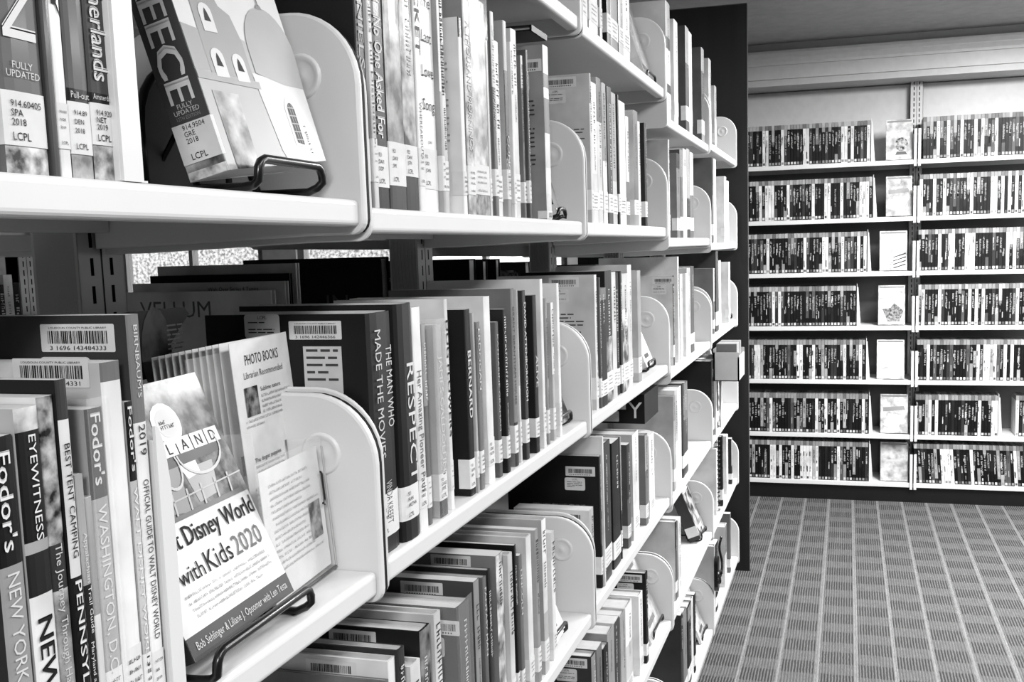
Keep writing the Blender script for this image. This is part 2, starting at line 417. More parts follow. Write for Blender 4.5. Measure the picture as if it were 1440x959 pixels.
# ------------------------------------------------------------------ books
ORD = ['', 'first', 'second', 'third', 'fourth', 'fifth', 'sixth', 'seventh', 'eighth', 'ninth', 'tenth', 'eleventh', 'twelfth', 'thirteenth', 'fourteenth', 'fifteenth', 'sixteenth', 'seventeenth',
       'eighteenth', 'nineteenth', 'twentieth', 'twenty-first', 'twenty-second', 'twenty-third', 'twenty-fourth', 'twenty-fifth', 'twenty-sixth', 'twenty-seventh', 'twenty-eighth', 'twenty-ninth', 'thirtieth', 'thirty-first', 'thirty-second', 'thirty-third', 'thirty-fourth']
def tone_word(t): return 'black' if t < 45 else 'dark grey' if t < 95 else 'grey' if t < 155 else 'pale grey' if t < 205 else 'white'
def tk(t): return t if t > 30 else 30
def book(name, label, group, x0, x1, yf, z, H, D, tone=200, cover=None, bands=None, pb=False, title=None, ttone=None, tcap=.5, tpos=None,
         call=None, bc=None, text_cover=None, detail=2, sleeve=False, art=None, top=False, rnd=random, tlen=None, marks=True, lines=None, cz=None, across=None, cat='book', rot=None, bulge=.0012):
    T = x1-x0; h = T/2; cover = tone if cover is None else cover
    r = thing(name, label, cat, ((x0+x1)/2, yf, z), group, rot)
    jk = lambda t: M(t, 'jacket')
    bt = .0006 if pb else .0024
    bulge = min(bulge, T*.12)
    # outer profile (x,y) from back-cover fore edge round the spine to the front-cover fore edge
    sp = [(-h, bulge*1.0), (-h*.82, bulge*.45), (-h*.4, .0001), (h*.4, .0001), (h*.82, bulge*.45), (h, bulge)]
    outer = [(-h, D)] + sp + [(h, D)]
    inner = [(-h+bt, D)] + [(a*(1-bt/h if h > bt else .5), b+bt) for a, b in sp] + [(h-bt, D)]
    fr = [0]; mats = []
    if bands:
        for f_, t_ in bands: fr.append(f_); mats.append(jk(t_) if isinstance(t_, (int, float)) else M(*t_))
    if fr[-1] < 1: fr.append(1); mats.append(jk(tone))
    q = MB(); n = len(outer); cm = jk(cover)
    for k in range(len(fr)-1):
        za, zb = fr[k]*H, fr[k+1]*H
        vs = [(a, b, za) for a, b in outer]+[(a, b, zb) for a, b in outer]
        for i in range(n-1):
            q.add(vs, [(i, i+1, n+i+1, n+i)], cm if i in (0, n-2) else mats[k])
    vs = [(a, b, 0) for a, b in inner]+[(a, b, H) for a, b in inner]
    q.add(vs, [(i, n+i, n+i+1, i+1) for i in range(n-1)], M(205, 'paper'))
    for zz in (0, H):
        vs = [(a, b, zz) for a, b in outer]+[(a, b, zz) for a, b in inner]
        q.add(vs, [(i, i+1, n+i+1, n+i) if zz == 0 else (i, n+i, n+i+1, i+1) for i in range(n-1)], cm)
    q.add([(-h, D, 0), (-h+bt, D, 0), (-h+bt, D, H), (-h, D, H)], [(0, 3, 2, 1)], cm); q.add([(h-bt, D, 0), (h, D, 0), (h, D, H), (h-bt, D, H)], [(0, 3, 2, 1)], cm)
    q.build('cover', r)
    ins = .0003 if pb else .0035
    p = MB(); y0 = bt+bulge+(.0 if pb else .002); p.box((-h+bt+.0001, y0, ins), (h-bt-.0001, D-ins, H-ins), M(214, 'paper')); p.build('page_block', r)
    tt = ttone if ttone is not None else (235 if tone < 120 else 30)
    R, U, N = Vector((0, 0, -1)), Vector((1, 0, 0)), -.0004
    tm = M(tt, 'ink')
    if title and detail:
        q = MB(); tl = title if isinstance(title, list) else [title]
        pos = tpos or (.93, .3)
        for j, s in enumerate(tl):
            if isinstance(s, tuple): s, f0, f1, cp, ofs, tcol = s
            else: f0, f1 = pos; cp = tcap; ofs = (0 if len(tl) == 1 else (.24 if j == 0 else -.24)); tcol = tt
            cap = T*cp; text(q, s, (ofs*T-cap/2, N, f0*H), R, U, cap, M(tcol, 'ink'), length=(f0-f1)*H, bold=cap*.035 if cp > .52 else 0)
        q.build('spine_title', r)
    elif marks and detail and T > .007:
        q = MB(); a = rnd.uniform(.86, .96); ln = rnd.uniform(.22, .5)
        cap = min(T*.55, rnd.uniform(.006, .011)); scribble(q, (-cap/2+rnd.uniform(-.1, .1)*T, N, a*H), R, U, ln*H, cap, tm, rnd, .95)
        if rnd.random() < .6:
            cap *= .6; scribble(q, (-cap/2, N, (a-ln-.05)*H), R, U, rnd.uniform(.1, .2)*H, cap, tm, rnd, .95)
        q.build('spine_lettering', r)
    if across:
        q = MB()
        for s, fz, cap, tcol in across: text(q, s, (0, N-.0002, fz*H), (1, 0, 0), (0, 0, 1), cap, M(tcol, 'ink'), 'c', length=min(T*.85, text_mesh(s)[2]*cap/.69))
        q.build('small_lettering', r)
    # call-number sticker wrapping the spine
    if call is not False:
        s0, s1 = cz if cz else (.075+rnd.uniform(0, .03), .215+rnd.uniform(0, .03)); g = MB(); o_ = .0005
        wrap = [(-h-o_, .014)] + [(a*1.02, b-o_) for a, b in sp]
        wrap[1] = (-h-o_, bulge-o_); wrap[-1] = (h*.98, bulge*.8-o_)
        k = len(wrap); vs = [(a, b, s0*H) for a, b in wrap]+[(a, b, s1*H) for a, b in wrap]
        g.add(vs, [(i, i+1, k+i+1, k+i) for i in range(k-1)], M(240, 'paper')); go = g.build('spine_label', r)
        if detail:
            g = MB(); ink = M(25, 'ink'); hh = (s1-s0)*H; rr = Vector((1, 0, 0)); uu = Vector((0, 0, 1)); y_ = -.0008
            if call and detail > 1:
                cap = min(.0034, T*.16); x_ = -h*.72
                for j, s in enumerate(call[:3]): text(g, s, (x_, y_, s0*H+hh*(.84-.17*j)-cap), rr, uu, cap, ink, length=min(1.5*h, text_mesh(s)[2]*cap/.69))
                text(g, 'LCPL', (x_, y_, s0*H+hh*.1), rr, uu, cap*1.15, ink, length=min(1.5*h, text_mesh('LCPL')[2]*cap*1.15/.69))
            else:
                cap = .0024
                for j in range(3): scribble(g, (-h*.6, y_, s0*H+hh*(.8-.18*j)-cap), rr, uu, h*1.1, cap, ink, rnd, 1)
                scribble(g, (-h*.6, y_, s0*H+hh*.1), rr, uu, h*1.1, cap, ink, rnd, 1)
            g.build('label_print', go)
    # back cover (faces -X): right = -Y, up = Z
    Rc, Uc = Vector((0, -1, 0)), Vector((0, 0, 1)); xc = -h-.0003
    if bc or text_cover or art:
        q = MB()
        if art:
            y1_, z0_, y0_, z1_, t_, kd = art
            q.quad((xc, D*y0_, H*z0_), Rc*(D*(y0_-y1_)), Uc*(H*(z1_-z0_)), M(t_, kd))
        if bc:
            yb, zb, num = bc[:3]; barcode(q, (xc-.0001, yb, H-zb), Rc, Uc, .052, .0165, rnd, num); b4 = (bc[0]+.043, bc[1]-.026) if len(bc) > 3 else None
            yb, zb = b4 or (yb, zb)
            plate(q, (xc-.0001, yb+.002, H-zb-.025), Rc, Uc, .036, .022, M(222, 'paper'), .003)
            text(q, 'LCPL', (xc-.0004, yb-.0165, H-zb-.0075), Rc, Uc, .003, M(25, 'ink'), 'c')
            blurb(q, (xc-.0004, yb-.002, H-zb-.022), Rc, Uc, .028, .011, .0028, M(60, 'ink'), rnd)
        if text_cover:
            y_, z_, wd, hg, tcol, pitch = text_cover
            blurb(q, (xc-.0002, y_, z_), Rc, Uc, wd, hg, pitch, M(tcol, 'ink'), rnd)
        q.build('back_cover_print', r)
    if lines:
        q = MB()
        for s, y_, z_, cap, tcol in lines: text(q, s, (xc-.0003, y_, z_), Rc, Uc, cap, M(tcol, 'ink'))
        q.build('cover_lettering', r)
    if sleeve:
        q = MB(); q.box((-h-.0012, -.0025, -.0), (-h-.0008, D*.9, H+.006), clear_plastic()); q.box((-h-.0012, -.0025, 0), (h+.001, -.0021, H+.006), clear_plastic()); q.build('clear_sleeve', r)
    return r
rb = random.Random(11)
def row(b, s, xs, items, detail=2, yj=.006, names=('hardback_book', 'paperback_book')):
    """items: (u, v, tone, {opts}); v = picture row of the spine's top right corner, or None with H given in opts"""
    z = TOPS[b][s]; prev = xs; n = 0; zt = z+.0002
    for it in items:
        u, v, tone = it[:3]; op = dict(it[3]) if len(it) > 3 else {}
        yf = L + .004 + op.pop('dy', rb.uniform(0, yj)); hd = op.pop('H', None); tk_ = op.pop('T', None); ub = op.pop('ub', False)
        if v is None or ub:
            x = x_on(u, yf, zt); H = hd or rb.uniform(.2, .235)
            if ub: H = at(ub, v, 1, yf)[2]-zt
        else:
            p = at(u, v, 1, yf); x = p.x; H = p.z-zt
            if hd: H = hd
        T = x-prev if tk_ is None else tk_
        T = max(.007, min(T, .062)); H = max(.13, min(H, .262)); x0 = x-T+.0006
        if x0 < prev-.0001: x0 = prev+.0004; x = max(x, x0+.006)
        prev = x+.0003; n += 1
        pb = op.pop('pb', rb.random() < .35)
        D = op.pop('D', rb.uniform(.135, .158) if not pb else rb.uniform(.12, .15))
        if 'bands' not in op and 'title' not in op and rb.random() < .5:
            f0 = rb.uniform(.3, .9); op['bands'] = [(f0, tone), (1, max(20, min(240, tone+rb.choice((-70, -35, 40, 90)))))]
        lab = op.pop('label', None)
        if not lab:
            tt = 'thick' if T > .034 else 'thin' if T < .018 else 'medium-thick'
            lab = '%s %s %s, %s book from left on %s of %s bay' % (tt, tone_word(tone), 'paperback' if pb else 'hardback', ORD[n] if n < len(ORD) else 'last', SHF[s], BAY[b])
        book(names[1] if pb else names[0], lab, op.pop('group', 'books on the %s of the %s bay' % (SHF[s], BAY[b])), x0, x, yf, zt, H, D, tone=tone, pb=pb, detail=op.pop('detail', detail), rnd=rb, **op)
    return prev
def bio(c): return ('921', c[:4], c[5:] or 'DAN')

# bay 0 (nearest), eye-level shelf: travel guides, tops above the frame
row(0, 1, .262, [
 (-20, None, 200, dict(H=.2, T=.02, pb=True, label='pale paperback cut by the left picture edge on eye-level shelf')),
 (72, None, 120, dict(H=.2, pb=True, dy=.004, T=.029, bands=[(.075, (150, 'photofine')), (1, 105)], title=[('SPAIN', .92, .34, .78, 0, 240)], ttone=240, call=('914.60405', 'SPA', '2018'), cz=(.07, .205), tcap=.8, across=[('FULLY', .262, .0035, 225), ('UPDATED', .24, .0035, 225)], label='grey travel guide with huge white capitals and SPA 2018 sticker')),
 (81, None, 70, dict(H=.2, T=.004, pb=True, call=False, marks=False, label='very thin dark book squeezed beside the SPA 2018 travel guide')),
 (104, None, 225, dict(H=.2, pb=True, dy=.004, T=.0095, title=[('NORWAY', .95, .42, .6, 0, 40)], call=('914.81', 'NOR', '2019'), cz=(.075, .195), label='white travel guide with NOR 2019 sticker')),
 (135, None, 95, dict(H=.2, pb=True, dy=.004, title=[('DENMARK', .97, .6, .5, 0, 235)], bands=[(.068, (190, 'photo')), (.24, 35), (1, 95)], call=('914.89', 'DEN', '2018'), cz=(.065, .205), across=[('Pull-out', .215, .0035, 225)], label='dark travel guide with DEN 2018 sticker')),
 (169, None, 78, dict(H=.2, pb=True, dy=.004, title=[('Netherlands', .62, .275, .62, 0, 240)], bands=[(.1, (130, 'photofine')), (.24, 35), (1, 78)], call=('914.9204', 'NET', '2019'), cz=(.097, .212), across=[('Amsterdam', .222, .003, 225)], label='dark travel guide with lettering ending in erlands and NET 2019 sticker')),
], yj=.003)
# bay 0, middle shelf: guide books seen from their tops
row(0, 2, .300, [
 (-60, 640, 215, dict(T=.02, pb=True, label='pale paperback at the far left edge of the middle shelf')),
 (18, 610, 150, dict(pb=True, T=.016, bands=[(.66, 150), (1, 25)], title=[("Fodor's", .96, .7, .55, 0, 240), ('NEW YORK CITY 2020', .64, .08, .5, 0, 225)], cover=60, label='grey city guide with white letters NEW YORK CITY along spine')),
 (53.5, 569, 235, dict(pb=True, T=.0165, bands=[(.52, 232), (.63, 50), (.66, 170), (.94, 28), (1, (170, 'photo'))], title=[('EYEWITNESS', .93, .66, .3, .1, 240), ('NEW YORK', .46, .0, .62, 0, 25)], label='white spined guide reading NEW YORK in tall thin capitals', detail=2, cover=180)),
 (75, 555, 105, dict(pb=True, bands=[(.5, (105, 'photo')), (.62, 60), (1, (110, 'photofine'))], title=[('The Journey Through Hallowed Ground', .62, .03, .42, 0, 210)], cover=(215), label='paperback with mottled photo spine and script lettering of a journey')),
 (93.5, 532, 40, dict(pb=True, bands=[(.5, 40), (.9, 205), (1, 60)], title=[('BEST TENT CAMPING', .84, .55, .5, 0, 30), ('PENNSYLVANIA', .49, .02, .6, 0, 240)], cover=45, bc=(.09, .012, None), label='guide with black lower spine reading PENNSYLVANIA')),
 (112, 667, 60, dict(pb=True, T=.009, bands=[(.62, 50), (1, 165)], title=[('Appalachian Trail Guide', .8, .45, .42, .1, 220), ('Maryland and Northern Virginia', .42, .0, .4, -.1, 215)], cover=175, label='short trail guide, dark below and grey above')),
 (122, 700, 228, dict(pb=True, T=.006, marks=False, label='very short thin white booklet between two taller guides')),
 (144, 571, 150, dict(pb=True, bands=[(.1, 40), (.74, 165), (1, 30)], title=[("Fodor's", .985, .78, .56, 0, 240), ('WASHINGTON, D.C.', .72, .22, .5, 0, 235)], cover=150, sleeve=True, label='grey guide reading WASHINGTON, D.C. below a black panel')),
 (169, 506, 222, dict(pb=True, marks=False, bands=[(.95, 222), (1, 120)], cover=205, bc=(.06, .014, '3 1696 143484331'), label='tall pale guide wrapped in crumpled clear plastic')),
 (183, 564, 175, dict(pb=True, bands=[(.1, 40), (.76, 185), (1, 30)], title=[("Fodor's", .985, .79, .6, 0, 240), ('WALT DISNEY WORLD', .74, .18, .5, 0, 245)], cover=160, label='pale grey theme park guide with black top panel on spine')),
 (196, 441, 225, dict(pb=True, dy=.002, bands=[(.12, (210, 'paper')), (.74, 228), (1, 120)], title=[("BIRNBAUM'S", .975, .80, .3, .05, 215), ('2019', .735, .66, .5, 0, 60), ('OFFICIAL GUIDE TO WALT DISNEY WORLD', .6, .2, .42, 0, 70)], cover=70, D=.175,
      bc=(.061, .0215, '3 1696 143484333'), call=('917.59', 'BIR', '2019'), cz=(.04, .17), label='tallest guide on the middle shelf, white spine with 2019 near top', lines=[('Here is also', .125, .206, .0065, 120)])),
], yj=.003)
# bay 1 eye-level shelf
Z11 = TOPS[1][1]
row(1, 1, Kx[1]+.012, [
 (525, None, 45, dict(H=.262, title=[('THE DANIELS', .98, .45, .5, 0, 205), ('THE EMPTY SEATS', .42, .1, .34, 0, 215)], call=bio('DANI CHA'), D=.16, lines=[('NITY', .06, .235, .006, 150), ('Executive Owner', .062, .227, .0035, 150), ('Louis', .028, .213, .005, 160)], label='black hardback reading DANIELS in thin capitals beside nearest bracket')),
 (535, None, 205, dict(H=.25, title=[('STORMY DANIELS', .98, .6, .5, 0, 130), ('Full Disclosure', .57, .22, .5, 0, 120)], call=bio('DANI STIN'), cz=(.09, .24), label='pale hardback reading Full Disclosure on spine')),
 (550, None, 25, dict(H=.25, title=[('Puzzle David', .98, .72, .5, 0, 240), ('No One Asked For', .67, .25, .56, 0, 245)], call=bio('DAVI DDP'), cz=(.075, .22), label='black hardback with bold white lettering No One Asked For')),
 (574, None, 95, dict(H=.252, bands=[(.2, 60), (1, (95, 'photo'))], marks=False, call=bio('DAVI SMI'), label='hardback with smoky grey photographic spine and white sticker')),
 (591.5, None, 120, dict(H=.245, bands=[(.14, 50), (.5, (130, 'photo')), (1, (120, 'photo'))], ttone=205, call=bio('DAVI JON'), cz=(.13, .25), label='mid-grey photographic hardback with broad white sticker beside it')),
 (601, None, 220, dict(H=.25, title=[('BUCKET', .97, .6, .7, 0, 110), ('WHEREABOUTS', .42, .2, .4, 0, 150)], call=bio('DAVI BUC'), label='white hardback with grey block capitals running down its spine')),
 (619, None, 235, dict(H=.25, marks=False, lines=None, across=[('The', .8, .011, 60), ('Last', .665, .011, 60), ('Love', .53, .011, 60), ('Song', .4, .011, 60), ('JOAN', .27, .003, 90)], call=bio('DIDI JOAN'), cz=(.09, .25), label='white hardback with The Last Love Song set word by word')),
 (624, None, 165, dict(H=.24, pb=True)),
 (634, None, 200, dict(H=.245)),
 (649, 26, 232, dict(T=.011, cover=235, marks=False, bands=[(.9, 235), (1, 50)], text_cover=(.03, .07, .016, .09, 170, .006), D=.15, label='white hardback with dark top band, plain cover towards viewer')),
 (661, 3, 155, dict(title=[('A THOUSAND MORNINGS', .9, .3, .5, 0, 220)], bands=[(1, (160, 'photo'))])),
 (681, 6, 200, dict(bands=[(.12, (90, 'photofine')), (1, (195, 'photo'))], marks=False, sleeve=True)),
 (684, 57, 190, dict(T=.008, pb=True)),
 (694, 18, 110, dict(T=.012)),
 (701, 60, 205, dict(pb=True)),
 (712, 31, 165, dict(T=.014, bands=[(.3, 150), (.75, 90), (1, 165)], title=[('CONCERT', .42, .12, .6, 0, 220)], ttone=230)),
 (720, 60, 215, dict(T=.008, pb=True)),
 (726, 44, 205, dict(dy=.004)),
 (735, 79, 120, dict(T=.009, bands=[(.8, 120), (1, 210)])),
 (742, 71, 85, dict(T=.009)),
 (771, 67, 215, dict(T=.026, cover=150, D=.16, dy=.001, marks=False, bands=[(.15, 215), (.3, 225), (.5, 210), (.7, 120), (.76, 215), (.84, 110), (1, 205)], bc=(.055, .035, None), text_cover=(.044, .07, .03, .09, 60, .006), cz=(.005, .05),
     label='last book of the second bay at eye level, grey barcoded cover showing')),
], yj=.005)
# bay 1 middle shelf
row(1, 2, Kx[1]+.014, [
 (552, 436, 58, dict(dy=.004, bulge=.004, title=[('THE MAN WHO', .86, .52, .24, .22, 215), ('MADE THE MOVIES', .93, .4, .24, -.2, 215), ('VINDA KREFFT', .3, .12, .24, 0, 200)], cover=38, D=.165, bc=(.079, .0225, '3 1696 142446366', 1), text_cover=(.063, .1, .033, .087, 70, .0065),
     art=(.17, .42, .4, .87, 215, 'paper'), call=bio('FOX WILLIAM'), cz=(.07, .25), label='thick black hardback reading THE MAN WHO MADE THE MOVIES')),
 (581, 425, 52, dict(dy=.0, bulge=.006, title=[('RESPECT', .75, .24, .42, .12, 235)], cover=45, D=.165, call=bio('FRAN ARETHA'), cz=(.09, .235), bands=[(1, (52, 'jacket'))], label='thick dark hardback with large white letters RESPECT')),
 (591, 431, 225, dict(marks=False, title=[('Her Amazing Pioneer Path', .72, .18, .5, 0, 110)], call=bio('FRAN NNE'), label='white hardback with hand-drawn spine and black blot near top')),
 (598, 455, 110, dict(pb=True, T=.01, call=bio('FRAN ALI'))),
 (621, 455, 170, dict(T=.022, cover=165, bands=[(.1, 40), (1, 160)], title=[('JAMES GALDOLFINI', .84, .22, .46, .15, 215)], sleeve=True, call=bio('GAND JAME'), cz=(.09, .23), label='grey hardback in tall clear sleeve, vertical capitals reading JAMES')),
 (629, 420, 222, dict(T=.009, title=[('DOG FLOWERS', .9, .35, .8, 0, 30)], call=bio('GELD DAN'), label='white paperback with heavy black letters FLOWER down the spine')),
 (661, 434, 30, dict(T=.018, cover=22, D=.13, pb=True, title=[('BERNARD', .78, .42, .55, 0, 235)], text_cover=(.06, .03, .035, .14, 170, .0085), call=bio('GEOR BER'), cz=(.04, .2), bc=None, label='black paperback with white running print on its black cover')),
 (666, 440, 170, dict(T=.007, pb=True)),
 (675, 452, 130, dict(T=.012, title=[('ERDOGAN', .96, .6, .55, 0, 225)], ttone=230)),
 (689, 416, 228, dict(T=.022, marks=False, call=bio('GINS RUTH'), D=.17, label='tall white hardback rising above its neighbours, plain spine')),
 (701, 452, 95, dict(T=.013, title=[('KATHARINE GRAHAM', .92, .3, .4, 0, 200)])),
 (712, 434, 45, dict(T=.013, cover=50)),
 (723, 405, 125, dict(T=.014, D=.165, title=[('GRANT GRANTHAM HOUSE', .9, .35, .45, 0, 60)], bands=[(.25, 60), (1, 130)])),
 (728, 407, 200, dict(T=.006, pb=True)),
 (739, 408, 70, dict(T=.014, title=[('DAVID ATTENBOROUGH', .93, .35, .6, 0, 225)], cover=60)),
 (754, 414.5, 40, dict(T=.017, title=[('ALIVE', .62, .42, .55, .1, 215)], cover=45)),
 (763, 392, 228, dict(T=.012, D=.165, marks=False)),
 (769, 419, 150, dict(T=.009, pb=True)),
 (778, 425, 175, dict(T=.012)),
 (786, 398, 225, dict(T=.012, D=.165, marks=False)),
], yj=.004)
# bay 1 lower-middle shelf
row(1, 3, Kx[1]+.014, [
 (545, 945, 120, dict(T=.02, H=.20)),
 (556, 922, 215, dict(T=.024, cover=215, dy=.004, D=.16, bc=(.085, .02, None), marks=False, label='white hardback with barcode, nearest the viewer on lower-middle shelf')),
 (569.5, 907, 60, dict(T=.02, D=.16)),
 (592, 925, 225, dict(T=.024, D=.15)),
 (605, 876, 65, dict(T=.026, cover=50, D=.165, bc=(.1, .02, None), bands=[(1, (80, 'photo'))])),
 (620, 857, 215, dict(T=.018, bands=[(.5, (200, 'photo')), (1, 215)])),
 (660, 840, 62, dict(T=.038, cover=60, bands=[(1, (75, 'jacket'))], bc=(.05, .03, None), sleeve=True)),
 (674, 812, 150, dict(T=.018, cover=85, bc=(.09, .02, None))),
 (684, 809, 115, dict(T=.012, title=[('FANTASY MAN', .94, .55, .5, 0, 225), ], label='grey hardback reading FANTASY MAN down its spine')),
 (690, 799, 60, dict(T=.012)),
 (707.5, 774, 170, dict(T=.026, cover=130, bands=[(1, (170, 'photo'))], bc=(.085, .018, None))),
 (720.7, 775.6, 200, dict(T=.018, bands=[(1, 200)])),
 (725.5, 765, 35, dict(T=.008, pb=True)),
 (734, 778, 115, dict(T=.013, title=[('LINCOLN', .9, .6, .6, 0, 215)])),
 (747, 750, 215, dict(T=.022, cover=200, D=.16, marks=False)),
 (756.6, 742, 150, dict(T=.015, cover=165)),
 (768, 726.5, 190, dict(T=.021, cover=170, D=.165)),
 (779.6, 745, 225, dict(T=.018, pb=True, marks=True)),
], yj=.005)
# bay 1 upper shelf (only tops of shelves from below; books hidden): nothing shows
# bay 2 upper shelf
row(2, 0, Kx[2]+.012, [
 (827, None, 225, dict(H=.23)),
 (842, None, 200, dict(H=.235, title=[('TREASURE', .95, .35, .6, 0, 60)], label='pale book with capitals URE on the upper shelf of third bay')),
 (848, None, 150, dict(H=.22)),
 (860, None, 25, dict(H=.24, T=.03)),
 (870, None, 90, dict(H=.23, title=[('EXOTIC', .8, .4, .5, 0, 220)])),
 (878, None, 160, dict(H=.235)),
 (887, None, 210, dict(H=.22)),
], detail=1)
row(2, 1, Kx[2]+.012, [
 (831, 104, 205, dict(T=.012, cover=190, D=.165, bc=(.074, .02, None), text_cover=(.06, .1, .05, .05, 90, .005))),
 (838.6, 119, 205, dict()), (845, 112, 175, dict(bands=[(.7, 200), (1, 90)])), (852, 119, 215, dict()), (860, 124.5, 80, dict()), (866, 133, 195, dict(pb=True)),
 (870, 134, 55, dict()), (879, 146, 225, dict(marks=False)), (884, 165, 205, dict(bands=[(.4, 120), (1, 205)])), (897, 158, 205, dict(T=.045, bands=[(.12, 150), (1, 120)], marks=True)), (900, 172, 220, dict()),
 (909, 174, 45, dict(T=.022, bands=[(.12, 45), (1, 45)])),
], detail=1)
row(2, 2, Kx[2]+.012, [
 (839, 386, 215, dict(T=.016, cover=190, D=.17, bc=(.079, .02, None), text_cover=(.07, .06, .05, .1, 70, .006))),
 (844, 390, 90, dict()), (852.5, 404, 45, dict(bands=[(.9, 45), (1, 130)])), (860, 380, 40, dict(bands=[(.5, (120, 'photo')), (1, 60)])), (866, 382, 210, dict(pb=True)), (870, 383, 45, dict()),
 (874, 381, 60, dict()), (882.6, 384, 190, dict(bands=[(.7, (150, 'photo')), (1, 190)])), (888, 372, 205, dict()), (901, 380, 150, dict(T=.034, marks=False, cover=185, bands=[(1, 160)], label='thick plain grey book near the right end of the third bay middle shelf')),
], detail=1)
row(2, 3, Kx[2]+.012, [
 (835, 712, 215, dict(T=.03, D=.13, cover=212, bc=(.062, .02, None), label='short pale hardback with barcode low beside the second bracket')),
 (845, 640, 30, dict(T=.012, D=.165, cover=35, bc=(.06, .035, None), text_cover=(.09, .075, .045, .04, 90, .008), lines=[('STRUCK BY LIGHTNING', .12, .14, .006, 150)], label='black hardback with square sticker and faint lettering about lightning')),
 (848, 612, 218, dict(T=.012, D=.16)), (858, 617, 70, dict()), (871, 615, 50, dict()), (873, 613, 60, dict(T=.008)), (886, 622, 95, dict(T=.03)), (898, 604, 215, dict(cover=190)), (911, 609, 120, dict(T=.03)), (920, 606, 225, dict()),
], detail=1)
row(2, 4, Kx[2]+.012, [
 (838, 915, 50, dict(T=.03, cover=60, bc=(.06, .02, None))), (847, 902, 120, dict()), (856, 903, 55, dict()), (864, 877, 150, dict()), (871, 866, 70, dict()), (880, 856, 160, dict()), (889, 841, 190, dict()), (904, 830, 225, dict(T=.04)), (911, 802, 28, dict(T=.024, D=.165, cover=30, bc=(.06, .02, None))),
], detail=1)
# bay 3
row(3, 0, Kx[3]+.012, [(942, -3, 215, dict(bands=[(.2, 215), (.3, 40), (.6, 220), (.7, 50), (1, 160)])), (953, 33, 220, dict(T=.06)), (968.4, 11, 90, dict(T=.07, bands=[(.65, 90), (1, 160)])), (972.6, 10, 225, dict()), (990, 52, 105, dict(T=.07, bands=[(.2, 140), (.75, 85), (1, 150)]))], detail=1)
row(3, 1, Kx[3]+.012, [(941.5, 197, 195, dict(T=.02, cover=185)), (956, 217, 125, dict(T=.05)), (960, 212, 95, dict()), (965.5, 211, 215, dict()), (970, 211, 70, dict()), (975, 216, 200, dict(bands=[(.5, 120), (1, 215)]))], detail=1)
row(3, 2, Kx[3]+.012, [(948, 387, 80, dict(T=.02, cover=200, bc=(.05, .02, None))), (954.5, 349, 222, dict(D=.2, T=.02, cover=215)), (960, 385, 205, dict()), (967, 384, 225, dict(T=.03)), (971, 376, 190, dict()), (976, 374, 100, dict())], detail=1)
row(3, 3, Kx[3]+.012, [(950, 555, 180, dict(T=.03)), (953, 546, 215, dict()), (958, 542, 220, dict()), (962, 538, 60, dict()), (967, 535, 85, dict())], detail=1)
row(3, 4, Kx[3]+.012, [(952, 730, 90, dict(T=.03, cover=195)), (957.6, 726, 215, dict())], detail=1)
row(3, 5, Kx[3]+.012, [(960, 860, 60, dict(T=.03)), (966, 853, 130, dict()), (972, 845, 40, dict()), (975, 838, 200, dict()), (978.5, 832, 45, dict())], detail=1)
# bay 4
row(4, 0, Kx[4]+.012, [(1000, 86, 222, dict(T=.06)), (1007.6, 123, 200, dict(T=.05))], detail=1)
row(4, 1, Kx[4]+.012, [(1003, 219, 110, dict(T=.03)), (1007, 221, 225, dict()), (1021.5, 249, 215, dict(T=.06)), (1025, 255, 222, dict())], detail=1)
row(4, 2, Kx[4]+.012, [(1005, 377, 120, dict(T=.03)), (1010, 352, 90, dict()), (1014, 366, 205, dict()), (1027, 368, 218, dict(T=.05))], detail=1)
row(4, 3, Kx[4]+.012, [(1004, 505, 45, dict()), (1006, 503, 60, dict()), (1008, 500, 190, dict(T=.008)), (1010, 498, 50, dict())], detail=1)
row(4, 4, Kx[4]+.012, [(1009, 629, 215, dict(T=.03, cover=205)), (1017, 612, 50, dict(T=.03)), (1024, 610, 218, dict(T=.05)), (1030, 615, 60, dict(T=.03))], detail=1)
row(4, 5, Kx[4]+.012, [(1006, 765, 190, dict(T=.03)), (1010, 758, 40, dict()), (1022, 735, 205, dict(T=.06)), (1028, 720, 120, dict(T=.03))], detail=1)

# books on the far side of the range, seen through the gap over the near books (fore edges towards us)
def back_row(z, specs):
    for i, (u, v, T, tone, D, op) in enumerate(specs):
        p = at(u, v, 1, .972-D)                         # fore edges stand this far in
        H = max(.15, min(.29, p.z-z)); lab = op.get('label')
        r = thing('shelved_book', lab, 'book', (p.x, .98-.008, z), 'books on the far side of the range', (0, 0, math.pi))
        q = MB(); h = T/2; c = M(tone, 'jacket')
        q.box((-h, 0, 0), (-h+.002, D, H), c); q.box((h-.002, 0, 0), (h, D, H), c); q.box((-h, -.002, 0), (h, 0, H), c); q.build('cover', r)
        q = MB(); q.box((-h+.002, 0, .003), (h-.002, D-.004, H-.003), M(200, 'paper')); q.build('page_block', r)
        if op.get('words'):
            q = MB()
            for s, dy_, dz_, cap, tc_ in op['words']:
                text(q, s, (h+.0003, dy_, H-dz_), (0, 1, 0), (0, 0, 1), cap, M(tc_, 'ink'))
            q.build('cover_lettering', r)
        if op.get('photo'):
            q = MB(); q.quad((h+.0003, .02, .02), (0, D-.04, 0), (0, 0, H-.04), M(op['photo'], 'photofine')); q.build('cover_picture', r)
